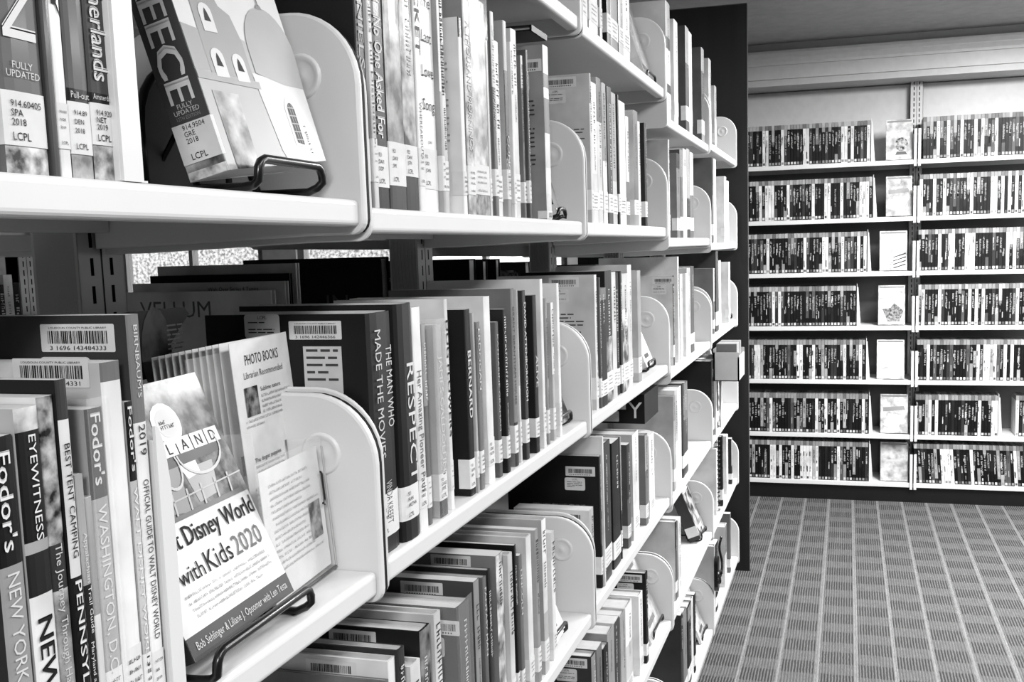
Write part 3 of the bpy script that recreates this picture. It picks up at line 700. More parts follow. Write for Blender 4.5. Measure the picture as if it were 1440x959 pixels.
back_row(.991, [
 (384, 408, .012, 228, .235, dict(label='large pale picture book reading VELL behind the guides, frontmost of far-side books', words=[('VELLUM', .03, .035, .022, 120)])),
 (403, 395, .01, 215, .24, dict(label='pale large-format book second in the far-side row', words=[('With Over Series 4 Topics', .12, .012, .005, 60)])),
 (409, 384, .008, 30, .225, dict(label='black large-format book standing third in the far-side row')),
 (418, 370, .010, 222, .225, dict(label='light large-format book standing fourth in the far-side row')),
])
back_row(.9948, [
 (500, 368, .03, 45, .16, dict(label='dark book with a bookshelf photograph on its cover, seen across the range', photo=70)),
 (541, 361, .03, 26, .25, dict(label='tall black far-side book just before the second post', words=[('IN', .15, .09, .03, 90)])),
 (592, 380, .02, 40, .2, dict(label='black far-side book whose cover mentions landscaping', words=[('Landscaping', .1, .02, .010, 200)])),
 (664, 364, .04, 35, .2, dict(label='dark far-side book just right of the second post')), (682, 366, .03, 55, .2, dict(label='dark grey far-side book second right of the second post')),
 (700, 364, .03, 30, .2, dict(label='black far-side book in the middle of the bright gap')), (742, 368, .04, 60, .2, dict(label='dark photographic far-side book in the bright gap', photo=90)), (756, 372, .03, 150, .19, dict(label='grey far-side book left of the third post')),
])
back_row(.9953, [(835, 372, .05, 60, .2, dict(label='dark far-side book behind the third bay', photo=70)), (860, 371, .04, 170, .2, dict(label='pale far-side book behind the third bay'))])

# ------------------------------------------------------------------ bookends, easels and face-out displays
def plain_bookend(x, z, yf, H, wd, label, group, curved=False):
    """white steel bookend: tall plate with a broad rounded front face and a flat foot"""
    t = thing('bookend', label, 'bookend', (x, yf, z), group)
    q = MB()
    pts = [(0, 0), (wd, 0), (wd, H*.6)] + [(wd*math.sin(math.radians(a)), H*.6+H*.4*math.cos(math.radians(a))) for a in (75, 60, 45, 30, 15, 0)] if curved else [(0, 0), (wd, 0), (wd, H), (0, H)]
    q.prism(pts, (0, 0, 0), (1, 0, 0), (0, 0, 1), (0, .002, 0), white); q.box((0, .002, 0), (.002, .12, H*.95), white); bev(q.build('plate', t), .0006)
    q = MB(); q.box((.002, .002, .0), (wd+.006, .12, .0012), white); q.build('foot', t)
    return t
xs = Kx[0]
pb_x = x_on(171, L+.004, 1.3125)
plain_bookend(pb_x, 1.3127, L+.002, .24, x_on(203, L+.002, 1.3125)-pb_x, 'white steel bookend after the NET 2019 guide on eye-level shelf', 'white bookends in the nearest bay')
pb_x = at(198.5, 441, 1, L+.006).x+.001
plain_bookend(pb_x, .9912, L+.003, .178, at(249, 690, 1, L).x-pb_x, 'white round-topped steel bookend beside the tall 2019 guide', 'white bookends in the nearest bay', True)

def frame_at(name, label, cat, org, yaw, lean, roll=0, group=None):
    """thing whose local x runs along its width, local y points away from its face, local z up its face"""
    wv = Vector((math.cos(yaw), math.sin(yaw), 0)); n = wv.cross(Vector((0, 0, 1)))
    h = Vector((0, 0, 1))*math.cos(lean) - n*math.sin(lean)
    w2 = wv*math.cos(roll)+h*math.sin(roll); h2 = h*math.cos(roll)-wv*math.sin(roll); b2 = h2.cross(w2)
    mt = Matrix(((w2.x, b2.x, h2.x, org[0]), (w2.y, b2.y, h2.y, org[1]), (w2.z, b2.z, h2.z, org[2]), (0, 0, 0, 1)))
    t = thing(name, label, cat, (0, 0, 0), group); t.matrix_world = mt
    return t
def easel(org, width, label, yaw=0, tall=.14, rise=.012, reach=.045, lean=.3, group=None, side=.5, r=.003, z=None):
    """black wire book easel: two front hooks joined by a low bar, and a rounded wire back"""
    t = thing('wire_easel', label, 'book stand', org, group, (0, 0, yaw)); bk = M(14, 'black'); q = MB()
    hw = width/2; y0 = 0; n = 6
    def arc(c, a0, a1, rad, ax): return [Vector(c)+Vector((0, 0, 0))]
    loop = [(-hw*side, reach, r), (-hw*side, .01, r), (-hw*side, .002, r+.001), (-hw*side, -.002, r+.004), (-hw*side, -.003, rise+.004), (-hw*side+.003, -.003, rise+.008), (-hw*side+.008, -.003, rise+.01),
            (hw-.008, -.003, rise+.01), (hw-.003, -.003, rise+.008), (hw, -.003, rise+.003), (hw, -.003, rise-.002), (hw-.001, .001, r+.003), (hw-.003, .008, r), (hw-.004, reach, r)]
    q.tube(loop, r, bk, 8); q.build('front_rail', t, smooth=True)
    q = MB(); sy = math.sin(lean); cz_ = math.cos(lean); P = []
    for i in range(13):
        a = math.pi*i/12; P.append((-math.cos(a)*hw*.85, math.sin(a)*hw*.7))
    up_ = [(-hw*.85, 0)] + [(a, tall-hw*.7+b) for a, b in P] + [(hw*.85, 0)]
    q.tube([(a, reach+b*sy, r+b*cz_) for a, b in up_], r, bk, 8); q.build('back_loop', t, smooth=True)
    q = MB(); bb = (reach+tall*.6*sy, tall*.6*cz_); q.tube([(0, bb[0], bb[1]+r), (0, reach+.075, r), (0, reach, r)], r*.8, bk, 6); q.build('rear_strut', t, smooth=True)
    return t

# GREECE guide, tilted on its easel
g = frame_at('travel_guide', 'travel guide to GREECE leaning on a black easel, bell tower and dome on its cover', 'book', (.6235, .4027, 1.3264), math.radians(-.86), math.radians(13.2), math.radians(6.7))
Wg, Hg, Tg = .1412, .205, .0311
q = MB(); cov = M(205, 'jacket')
q.box((0, 0, 0), (Wg, .0008, Hg), M(214, 'paint')); q.box((0, Tg-.0008, 0), (Wg, Tg, Hg), cov); q.box((-.0008, 0, 0), (0, Tg, Hg*.03), M(190, 'photofine'))
q.box((-.0008, 0, Hg*.03), (0, Tg, Hg*.1), M(120, 'photo')); q.box((-.0008, 0, Hg*.1), (0, Tg, Hg), M(88, 'jacket')); q.build('cover', g)
q = MB(); q.box((.0002, .001, .0005), (Wg-.001, Tg-.001, Hg-.0005), M(212, 'paper')); q.build('page_block', g)
q = MB(); o_ = (-.0012, 0, 0)
# spine faces -x: reading down, right = -z, up = -y (towards the front cover)... letters stand with their tops to the cover
Rr, Uu = Vector((0, 0, -1)), Vector((0, -1, 0))
text(q, 'GREECE', (-.0013, Tg*.83, Hg*.80), Rr, Uu, Tg*.64, M(238, 'ink'), length=Hg*.545, bold=.0012)
Rr, Uu = Vector((0, -1, 0)), Vector((0, 0, 1))
text(q, 'FULLY', (-.0013, Tg*.5, Hg*.232), Rr, Uu, .0032, M(225, 'ink'), 'c'); text(q, 'UPDATED', (-.0013, Tg*.5, Hg*.213), Rr, Uu, .0032, M(225, 'ink'), 'c'); text(q, '12TH EDITION', (-.0013, Tg*.5, Hg*.196), Rr, Uu, .0024, M(150, 'ink'), 'c', length=.019)
q.build('spine_title', g)
q = MB(); q.quad((-.0014, Tg, Hg*.055), (0, -Tg-.0004, 0), (0, 0, Hg*.13), M(242, 'paper')); q.quad((-.0014, -.0004, Hg*.055), (.004, 0, 0), (0, 0, Hg*.13), M(242, 'paper')); lb = q.build('spine_label', g)
q = MB()
for j, (s_, c_) in enumerate((('914.9504', .0034), ('GRE', .0034), ('2018', .0034))): text(q, s_, (-.0017, Tg*.74, Hg*(.163-.022*j)), Rr, Uu, c_, M(25, 'ink'))
text(q, 'LCPL', (-.0017, Tg*.74, Hg*.065), Rr, Uu, .0042, M(25, 'ink')); q.build('label_print', lb)
# cover picture (flat print)
def cp(mb, pts, t, kind='ink', lift=.0004):
    vs = [(a*Wg, -lift, b*Hg) for a, b in pts]; mb.add(vs, [list(range(len(vs)))], M(t, kind))
def ell(cx, cy, rx, ry, a0=0, a1=360, n=16): return [(cx+rx*math.cos(math.radians(a0+(a1-a0)*i/n)), cy+ry*math.sin(math.radians(a0+(a1-a0)*i/n))) for i in range(n+1)]
q = MB()
def cg(mb, pts, *k): cp(mb, [(x_, z_*.67) for x_, z_ in pts], *k)
cg(q, [(.0, .72), (.0, .0), (1, 0), (1, .5), (.5, .68)], 168, 'paint', .0002)
cg(q, [(0, .73), (.17, .7), (.3, .62), (.3, .5), (0, .5)], 150, 'paint', .0003)
cg(q, [(.14, .92), (.13, .66), (.13, .45), (.5, .42), (.5, .66), (.46, .8), (.38, .84), (.34, .93)] , 140, 'paint', .0004)
cg(q, ell(.24, .9, .1, .055, 0, 180, 8) , 140, 'paint', .0004)
cg(q, [(.08, .4), (.08, .0), (.28, 0), (.3, .38)], 130, 'photo', .0005); cg(q, [(0, .5), (.54, .45), (.54, .41), (0, .46)], 165, 'jacket', .0006)
for ax_, az_ in ((.24, .8), (.22, .57), (.4, .55)):
    cg(q, [(ax_-.055, az_), (ax_-.055, az_-.1), (ax_+.055, az_-.105), (ax_+.055, az_)]+ell(ax_, az_, .055, .045, 0, 180, 8)[1:-1], 214, 'paint', .0007)
    cg(q, [(ax_-.025, az_-.045), (ax_+.028, az_-.05), (ax_+.012, az_+.0), (ax_, az_+.02), (ax_-.012, az_)], 55, 'ink', .0009)
cg(q, [(.235, .955), (.245, .955), (.245, 1.0), (.235, 1.0)], 110); cg(q, [(.21, .98), (.27, .98), (.27, .986), (.21, .986)], 110)
cg(q, [(.54, .5), (.54, .62)]+ell(.78, .62, .24, .25, 180, 0, 14)[1:]+[(1, .42), (.8, .44)], 160, 'paint', .0006)
cg(q, [(.5, .5), (.56, .08), (.6, .0), (1, 0), (1, .42), (.8, .455)], 214, 'paint', .0005)
cg(q, ell(.78, .86, .03, .03, 0, 180, 6), 150, 'ink', .0007); cg(q, [(.775, .88), (.785, .88), (.785, .99), (.775, .99)], 110, 'ink', .0007); cg(q, [(.745, .945), (.815, .945), (.815, .953), (.745, .953)], 110, 'ink', .0007)
cg(q, [(.72, .3), (.72, .1), (.83, .08), (.84, .3)]+ell(.78, .3, .06, .07, 0, 180, 8)[1:-1], 205, 'jacket', .0007)
cg(q, [(.745, .29), (.745, .115), (.815, .1), (.818, .29)]+ell(.782, .29, .037, .05, 0, 180, 8)[1:-1], 110, 'ink', .0008)
for k_ in range(5): cg(q, [(.745, .13+.045*k_), (.818, .125+.045*k_), (.818, .132+.045*k_), (.745, .137+.045*k_)], 210, 'ink', .0009)
for k_ in range(2): cg(q, [(.767+.025*k_, .11), (.771+.025*k_, .11), (.771+.025*k_, .33), (.767+.025*k_, .33)], 210, 'ink', .0009)
scribble(q, (Wg*.86, -.0009, Hg*.14), (0, 0, -1), (1, 0, 0), Hg*.11, .003, M(90, 'ink'), rb)
q.build('cover_picture', g)
easel((.688, .3945, 1.3127), .09, 'black wire easel under the leaning GREECE guide', tall=.13, rise=.0125, reach=.05, side=1, r=.0033)
# dark wire-rimmed round bookend behind the GREECE guide
def wire_disc(x, y, z, rad, label, tone=120):
    t = thing('round_bookend', label, 'bookend', (x, y, z), 'dark-rimmed round bookends')
    pts = [(a, b) for a, b in [(-rad, 0)] + [(-rad*math.cos(math.radians(k)), rad*1.0+rad*.9*math.sin(math.radians(k))) for k in range(0, 181, 15)] + [(rad, 0)]]
    q = MB(); q.prism(pts, (0, 0, 0), (1, 0, 0), (0, 0, 1), (0, .0012, 0), M(tone, 'paint')); q.build('plate', t)
    q = MB(); q.tube([(a, 0, b+.004 if b == 0 else b) for a, b in pts], .0035, M(14, 'black'), 8); q.build('rim', t, smooth=True)
_l = at(196, 150, 1, .5).x; _r = (at(215, 84, 1, .5).z-1.313)/1.9
wire_disc(_l+_r, .50, 1.313, _r, 'dark-rimmed round bookend behind the GREECE guide', 120)

# parks guide with white lower half, face out
d = frame_at('travel_guide', 'face-out family parks guide dated 2020, trees above and white title panel below', 'book', (.5505, .4027, 1.0088), math.radians(2.83), math.radians(22.8), math.radians(.65))
Wd, Hd, Td = .137, .185, .019
q = MB(); q.box((0, 0, 0), (Wd, .0007, Hd), M(240, 'jacket')); q.box((0, Td-.0007, 0), (Wd, Td, Hd), M(215, 'jacket')); q.box((-.0007, 0, 0), (0, Td, Hd), M(60, 'jacket')); q.build('cover', d)
q = MB(); q.box((.0002, .0008, .0005), (Wd-.001, Td-.0008, Hd-.0005), M(212, 'paper')); q.build('page_block', d)
Wg, Hg = Wd, Hd
q = MB()
cp(q, [(0, .47), (1, .47), (1, 1), (0, 1)], 66, 'photofine', .0002)
cp(q, [(0, .9), (.2, .78), (.14, .6), (0, .55)], 235, 'jacket', .0003); cp(q, [(.0, 1), (.14, 1), (.05, .95), (0, .95)], 190, 'ink', .0003)
cp(q, ell(.56, .83, .12, .085), 232, 'jacket', .0005); cp(q, ell(.56, .83, .085, .06), 205, 'jacket', .0006)
scribble(q, (Wg*.5, -.0008, Hg*.83), (1, 0, 0), (0, 0, 1), Wg*.12, .0028, M(90, 'ink'), rb); scribble(q, (Wg*.5, -.0008, Hg*.81), (1, 0, 0), (0, 0, 1), Wg*.12, .0028, M(90, 'ink'), rb)
cp(q, [(.42, .7), (.98, .7), (.98, .665), (.42, .66)], 95, 'jacket', .0005)
for k_, ch in enumerate('LAND'):
    x_ = .43+.135*k_; cp(q, [(x_, .702), (x_+.125, .702), (x_+.125, .765), (x_, .765)], 235, 'jacket', .0006)
    text(q, ch, (Wg*(x_+.062), -.0009, Hg*.711), (1, 0, 0), (0, 0, 1), Hg*.043, M(70, 'ink'), 'c')
cp(q, [(.3, .5), (.42, .66), (.5, .66), (.45, .48)], 150, 'jacket', .0004); cp(q, [(.52, .64), (.8, .64), (.74, .51), (.55, .5)], 165, 'jacket', .0004); cp(q, [(.5, .66), (.66, .66), (.66, .61), (.54, .6)], 228, 'jacket', .0005)
def arcs(cx, cz, rx, rz, a0, a1):
    P = [(cx+rx*math.cos(math.radians(a0+(a1-a0)*i/14)), cz+rz*math.sin(math.radians(a0+(a1-a0)*i/14))) for i in range(15)]
    for (a, b), (c_, e_) in zip(P[:-1], P[1:]):
        dv = Vector((c_-a, e_-b)); nn = Vector((-dv.y, dv.x)).normalized()*.006
        cp(q, [(a-nn.x, b-nn.y), (c_-nn.x, e_-nn.y), (c_+nn.x, e_+nn.y), (a+nn.x, b+nn.y)], 230, 'ink', .001)
arcs(.72, .7, .2, .1, 180, 380); arcs(.42, .66, .09, .08, 150, 390)
for k_ in range(7): cp(q, [(.06+.13*k_, .47), (.075+.13*k_, .47), (.10+.13*k_, .57), (.085+.13*k_, .57)], 215, 'ink', .0008)
cp(q, [(0, .53), (1, .55), (1, .556), (0, .537)], 215, 'ink', .0008); cp(q, [(0, .47), (1, .47), (1, .49), (0, .485)], 120, 'jacket', .0009)
cp(q, [(0, 0), (1, 0), (1, .085), (0, .085)], 90, 'jacket', .0003)
q.build('cover_picture', d)
q = MB(); R1, U1 = Vector((1, 0, 0)), Vector((0, 0, 1))
text(q, 'Walt Disney World', (Wd*.5, -.0008, Hd*.375), R1, U1, .0135, M(25, 'ink'), 'c', length=Wd*.95, bold=.0003)
text(q, 'with', (Wd*.13, -.0008, Hd*.25), R1, U1, .0115, M(35, 'ink'), length=Wd*.22); text(q, 'Kids', (Wd*.38, -.0008, Hd*.25), R1, U1, .0145, M(25, 'ink'), length=Wd*.24); text(q, '2020', (Wd*.65, -.0008, Hd*.25), R1, U1, .0145, M(120, 'ink'), length=Wd*.28)
for k_ in range(4): scribble(q, (Wd*(.12+.01*k_), -.0006, Hd*(.205-.026*k_)), R1, U1, Wd*(.78-.14*(k_ == 3)), .0022, M(160, 'ink'), rb, .95)
text(q, 'Bob Sehlinger & Liliane J. Opsomer with Len Testa', (Wd*.5, -.0008, Hd*.03), R1, U1, .0055, M(225, 'ink'), 'c', length=Wd*.9)
q.build('cover_lettering', d)
easel((.6225, .397, .9912), .136, 'black wire easel holding the face-out parks guide', yaw=math.radians(2.8), tall=.12, rise=.012, reach=.045, side=.97, r=.0033, lean=.38)

# leaflet holder with a fan of leaflets
hx, hy, hz = .7273, .4619, .9935
LY, LL, LW, LH = math.radians(3.9), math.radians(4.4), .1006, .2025
hld = frame_at('leaflet_holder', 'clear plastic two-tier leaflet holder standing behind the parks guide', 'leaflet holder', (.7907-.107, .4328-.0095, hz+.0016), LY, LL)
q = MB(); cl = clear_plastic()
q.box((-.004, 0, 0), (.112, .0015, .115), cl); q.box((-.004, .045, 0), (.112, .047, .2), cl); q.box((-.004, 0, 0), (-.0025, .047, .14), cl); q.box((.1105, 0, 0), (.112, .047, .115), cl); q.box((-.004, 0, 0), (.112, .047, .0015), cl)
q.build('pocket', hld)
q = MB(); q.tube([(.0995, -.001, .06), (.1025, -.001, .058), (.104, -.001, .062), (.104, -.001, .085), (.102, -.001, .087)], .001, M(30, 'black'), 6); q.tube([(.112, 0, 0), (.112, 0, .108)], .0009, M(190, 'steel'), 5); q.tube([(-.004, 0, .0005), (.112, 0, .0005)], .0012, M(90, 'paint'), 5)
q.build('edge', hld)
def leaflet(i, x, y, z, yaw, lean, wd, ht, full, label):
    t = frame_at('leaflet', label, 'leaflet', (x, y, z), yaw, lean, math.radians(.9) if full else 0, None if full else 'leaflets fanned in the clear holder')
    q = MB(); q.box((0, 0, 0), (wd, .0006, ht), M(238, 'paper')); q.build('sheet', t)
    q = MB(); ik = M(70, 'ink'); ik2 = M(150, 'ink')
    if full == 1:
        text(q, 'PHOTO BOOKS', (wd*.5, -.0004, ht*.9), R1, U1, .0085, M(60, 'ink'), 'c', length=wd*.58); text(q, 'Librarian Recommended', (wd*.5, -.0004, ht*.845), R1, U1, .0055, M(120, 'ink'), 'c', length=wd*.68)
        for (hd, x_, z_, w_, n_) in (('Sublime nature', .4, .78, .52, 6), ('The dogist puppies', .15, .5, .5, 8), ('Humans of New York', .42, .235, .5, 6)):
            text(q, hd, (wd*x_, -.0004, ht*z_), R1, U1, .0036, ik, length=wd*(.36 if 'S' == hd[0] else .46))
            for k_ in range(n_):
                xx = x_ if k_ < 4 else .1
                scribble(q, (wd*xx, -.0004, ht*(z_-.025-.022*k_)), R1, U1, wd*(w_ if k_ < 4 else .85)*(1 if k_ < n_-1 else .35), .0022, ik2, rb, .95)
        for x_, z_, w_, h_ in ((.13, .69, .22, .12), (.7, .42, .22, .12), (.1, .1, .24, .13)):
            q.quad((wd*x_, -.0005, ht*z_), R1*wd*w_, U1*ht*h_, M(85, 'photofine'))
    if full == 2:
        for k_ in range(14): scribble(q, (wd*.12, -.0004, ht*(.86-.05*k_)), R1, U1, wd*rb.uniform(.5, .8), .0022, ik2, rb, .95)
        q.quad((wd*.72, -.0006, ht*.28), R1*wd*.2, U1*ht*.3, M(100, 'photofine'))
    if full: q.build('printing', t)
    else:
        q.quad((wd*.1, -.0004, ht*.45), R1*wd*.12, U1*ht*.08, M(60, 'ink')); q.build('printing', t)
leaflet(0, hx, hy, hz+.003, LY, LL, LW, LH, 1, 'front leaflet headed PHOTO BOOKS standing upright in the clear holder')
leaflet(1, .7907-.1038, .4328-.007, hz+.004, LY, LL, .104, .105, 2, 'short leaflet with small grey picture low in the clear holder')
for i in range(11):
    leaflet(0, hx-.002-.0012*i, hy+.004+.0056*(i+1), hz+.003, LY, LL, LW, LH-.001*i, 0, 'plain leaflet, %s behind the front PHOTO BOOKS leaflet in the fan' % ORD[i+1])

# thing leaning behind near books on the middle shelf (dark slanting box of cards)
_b = at(212, 532, 1, .56); _t = at(267, 431, 1, .56); _d = _t-_b
t = thing('display_card', 'dark slanted card with round photograph behind the tall 2019 guide', 'card', _b)
q = MB(); q.prism([(-.12, 0), (0, 0), (_d.x-.002, _d.z-.006), (_d.x-.008, _d.z), (_d.x-.13, _d.z)], (0, 0, 0), (1, 0, 0), (0, 0, 1), (0, .006, 0), M(62, 'jacket')); q.build('card', t)
Wg, Hg = .12, .165; q = MB(); cp(q, [((x_*.05+_d.x-.075)/Wg, (z_*.05+_d.z-.06)/Hg) for x_, z_ in ell(.5, .5, .4, .75)], 35, 'photo', .0004); blurb(q, (_d.x-.035, -.0005, _d.z-.045), R1, U1, .022, .03, .004, M(140, 'ink'), rb); q.build('printing', t)

# face-out books at the right ends of the other shelves
def leaner(u, v, b, s, wd, ht, th, tone, label, lean=18, kind='jacket', easel_too=True, yaw=2, sleeve=False, spt=None, yf=.41, roll=0):
    z = TOPS[b][s]; x = min(x_on(u, yf, z), Kx[b+1]-.016)
    t = frame_at('display_book', label, 'book', (x-wd, yf, z+.002+th*math.sin(math.radians(lean))), math.radians(yaw), math.radians(lean), math.radians(roll))
    q = MB(); q.box((0, 0, 0), (wd, .001, ht), M(tone, kind)); q.box((0, th-.001, 0), (wd, th, ht), M(tone, 'jacket')); q.box((-.001, 0, 0), (0, th, ht), M(spt or tone, 'jacket')); q.build('cover', t)
    q = MB(); q.box((.0002, .0012, .001), (wd-.002, th-.0012, ht-.001), M(210, 'paper')); q.build('page_block', t)
    q = MB(); q.quad((-.0015, th, ht*.06), (0, -th, 0), (0, 0, ht*.15), M(238, 'paper')); q.build('spine_label', t)
    q = MB(); a = rb.uniform(.6, .8); q.quad((wd*.12, -.0005, ht*a), R1*wd*.7, U1*ht*.1, M(235 if tone < 150 else 70, 'ink')); q.quad((wd*.2, -.0005, ht*.1), R1*wd*.5, U1*ht*.05, M(235 if tone < 150 else 90, 'ink')); q.build('cover_lettering', t)
    if sleeve:
        q = MB(); q.box((-.004, -.004, .0), (wd+.006, -.003, ht+.02), clear_plastic()); q.build('clear_sleeve', t)
    if easel_too: easel((x-wd/2+.004, yf+.003, z+.0002), wd*.75, 'black wire easel under the %s' % ' '.join(label.split(',')[0].split()[:10]), tall=.12, rise=.012, reach=.04, side=1, r=.0028)
leaner(806, 0, 1, 2, .12, .19, .018, 95, 'dark face-out book beside the second bracket on middle shelf, angled grey cover', 20, 'photo')
leaner(792, 0, 1, 1, .03, .1, .008, 60, 'small dark booklet beside the second bracket on eye-level shelf', 16, 'jacket', False)
easel((x_on(786, .40, 1.307), .40, 1.3072), .05, 'black wire easel foot peeping out beside the last eye-level book of the second bay', tall=.06, rise=.006, reach=.03)
leaner(799, 0, 1, 3, .1, .17, .012, 228, 'white face-out booklet at the right end of lower-middle shelf, second bay', 22)
leaner(924, 0, 2, 0, .13, .2, .02, 228, 'white face-out book in crinkled clear wrap on the upper shelf', 18, 'crinkle', sleeve=True)
leaner(922, 0, 2, 2, .1, .18, .03, 232, 'white face-out book tipped back at right end of third bay middle shelf', 22, 'jacket', spt=190)
leaner(948, 0, 2, 4, .16, .24, .006, 215, 'large pale brochure slanting across the low shelf of third bay', 24, 'crinkle', sleeve=True)
leaner(994, 0, 3, 4, .13, .2, .035, 110, 'face-out book with mottled grey cover on low shelf of fourth bay', 22, 'photo', spt=70)
leaner(1000, 0, 3, 5, .13, .2, .008, 215, 'pale face-out booklet with grey picture on bottom shelf of fourth bay', 22, 'crinkle')
leaner(1031, 0, 4, 2, .07, .15, .01, 70, 'small dark face-out book at the end of the farthest bay middle shelf', 18, 'photo')
leaner(1022, 0, 4, 3, .2, .27, .004, 180, 'pale magazine standing face out on lower-middle shelf of farthest bay', 12, 'photo', False)
# black box lying on the row in the third bay
def lying(name, label, cat, x0, x1, z, tone, T, D=.15, yf=.405, words=None, bcode=True):
    t = thing(name, label, cat, ((x0+x1)/2, yf, z)); h = (x1-x0)/2; q = MB(); c = M(tone, 'jacket')
    q.box((-h, 0, 0), (h, D, .0022), c); q.box((-h, 0, T-.0022), (h, D, T), c); q.box((-h, -.001, 0), (h, .002, T), c); q.build('cover', t)
    q = MB(); q.box((-h+.004, .002, .0022), (h-.004, D-.004, T-.0022), M(210, 'paper')); q.build('page_block', t)
    q = MB()
    if bcode: barcode(q, (-h-.0005, .1, T*.3), (0, -1, 0), (0, 0, 1), .04, T*.5, rb)
    if words: text(q, words, (-h-.0006, .04, T*.12), (0, -1, 0), (0, 0, 1), T*.72, M(235, 'ink'))
    q.build('side_print', t)
ztop = .684+.207
t = thing('boxed_set', 'black boxed set lettered Y lying on top of the row in third bay', 'box', (2.19, .407, ztop+.004))
q = MB(); q.box((-.08, 0, 0), (.08, .17, .062), M(24, 'jacket')); q.build('box', t)
q = MB(); barcode(q, (-.0805, .09, .03), (0, -1, 0), (0, 0, 1), .05, .022, rb); plate(q, (-.0808, .1, .004), (0, -1, 0), (0, 0, 1), .045, .022, M(225, 'paper'))
text(q, 'Y', (-.0806, .035, .012), (0, -1, 0), (0, 0, 1), .034, M(235, 'ink')); q.build('side_print', t)
lying('hardback_book', 'dark thin book lying flat on top of the last eye-level books of second bay', 'book', x_on(742, .41, 1.54), x_on(764, .41, 1.54), TOPS[1][1]+.247, 35, .008, bcode=False)
# brochure caddy clipped at the far end
p = at(1027, 560, 1, .36)
t = thing('brochure_caddy', 'small white caddy packed with cards projecting from the farthest bay', 'caddy', (p.x-.05, .405, TOPS[4][3]+.17))
q = MB(); wt = M(228, 'paint'); q.box((-.06, -.085, 0), (.11, -.08, .075), wt); q.box((-.06, -.01, 0), (.11, -.005, .1), wt); q.box((-.06, -.085, 0), (-.056, -.005, .09), wt); q.box((.112, -.085, 0), (.11, -.005, .09), wt); q.box((-.06, -.085, 0), (.11, -.005, .003), wt); q.box((-.06, -.012, -.17), (-.03, -.006, .0), wt); q.box((.08, -.012, -.17), (.11, -.006, .0), wt)
q.build('tray', t)
for i in range(12):
    q = MB(); x_ = -.052+.0125*i; q.box((x_, -.076, .004), (x_+.005, -.014, .115), M(rb.choice((240, 215, 190, 120)), 'paper')); tag(q.build('pamphlet'), 'narrow pamphlet, %s from the left in the small white caddy' % ORD[i+1], 'pamphlet', 'pamphlets in the white caddy').location = t.location
# spiral-bound manual
sx = at(1009, 629, 1, .4).x
t = thing('spiral_manual', 'tall pale spiral-bound manual on low shelf beside the fourth bracket pair', 'book', (sx+.03, .40, TOPS[4][4]+.0003))
q = MB(); q.box((-.008, .004, 0), (.008, .2, .25), M(212, 'jacket')); q.build('cover', t)
q = MB()
for i in range(16): 
    zz = .01+.0152*i; q.tube([(-.01, .012, zz), (-.009, -.002, zz+.002), (.009, -.002, zz+.002), (.01, .012, zz)], .0018, M(40, 'black'), 5)
q.build('spiral', t)
# black headset hanging over the low shelf end
hx_ = at(1010, 640, 1, .39).x
t = thing('cord_bundle', 'black bundled cord and clip hanging at the end of the bottom shelf', 'cord', (at(1011, 790, 1, .375).x, .372, .3))
q = MB(); P = [(.03*math.sin(a*.7)+.004*math.sin(3*a), -.004*math.cos(2*a), .03-.012*a+.04*math.cos(a*.7)) for a in [i*.35 for i in range(28)]]
q.tube(P, .004, M(14, 'black'), 6); q.build('loop', t, smooth=True)
q = MB(); q.prism(rounded(-.02, -.06, .02, .05, .018), (0, .004, -.04), (1, 0, 0), (0, 0, 1), (0, .012, 0), M(18, 'black')); q.build('clip', t)

# ------------------------------------------------------------------ disc cases on the wall
FXS = 5.1385; YU = -.3055; WW = .93
ZT = [1.6266, 1.366, 1.112, .8551, .595, .3317, .0965]
cwhite = M(236, 'steel')
SECT = [(YU, YU+WW, 'left'), (YU-WW, YU, 'right')]
for a, b, nm in SECT:
    t = thing('wall_shelving', 'white wall shelving unit of seven disc shelves, %s of the slotted post' % nm, 'bookshelf', (RX1-.02, (a+b)/2, 0))
    hw = (b-a)/2
    q = MB(); q.box((.0, -hw, .09), (.015, hw, 1.60), M(112, 'paint')); q.build('back_or_shade_panel', t)  # panel added in grey to paint the shelves' shadow on the wall behind
    q = MB(); q.box((0.0, -hw, 1.60), (.012, hw, 2.0), M(232, 'paint')); q.build('top_panel', t)
    q = MB(); q.box((FXS-RX1+.035, -hw, 0), (FXS-RX1+.045, hw, .076), M(12, 'paint')); q.build('kick_plate', t)
    s0 = None
    for z in ZT:
        if s0 is None:
            q = MB(); x_ = FXS-RX1+.02; q.box((x_, -hw+.003, -.004), (-.002, hw-.003, 0), cwhite); q.box((x_, -hw+.003, -.021), (x_+.01, hw-.003, -.003), cwhite); q.box((x_+.01, -hw+.003, -.021), (x_+.014, hw-.003, -.018), cwhite)
            s0 = q.build('shelf', t); bev(s0, .0015); s0.location = (0, 0, z)
        else: dup(s0, t, (0, 0, z))
    s0 = None
    for z in ZT:
        if s0 is None:
            q = MB(); q.prism([(0, -.03), (0, .1), (.15, .13), (.2, .13), (.2, -.03)], (FXS-RX1+.017, -.0, 0), (1, 0, 0), (0, 0, 1), (0, .003, 0), cwhite); q.prism([(0, -.03), (0, .14), (.012, .14), (.012, -.03)], (FXS-RX1+.016, -.006, 0), (1, 0, 0), (0, 0, 1), (0, .012, 0), cwhite)
            s0 = q.build('shelf_bracket', t); s0.location = (0, -hw+.006 if nm == 'left' else hw-.012, z)
        else: dup(s0, t, (0, s0.location.y, z))
t = thing('slotted_post', 'white double-slotted steel post between the two wall shelving units', 'post', (5.335, at(1289, 150, 0, 5.335).y, 0))
pp = upright_mesh(.058, .045, 2.05, .0, m=M(226, 'steel'), both=False).build('post', t); pp.rotation_euler = (0, 0, -math.pi/2)
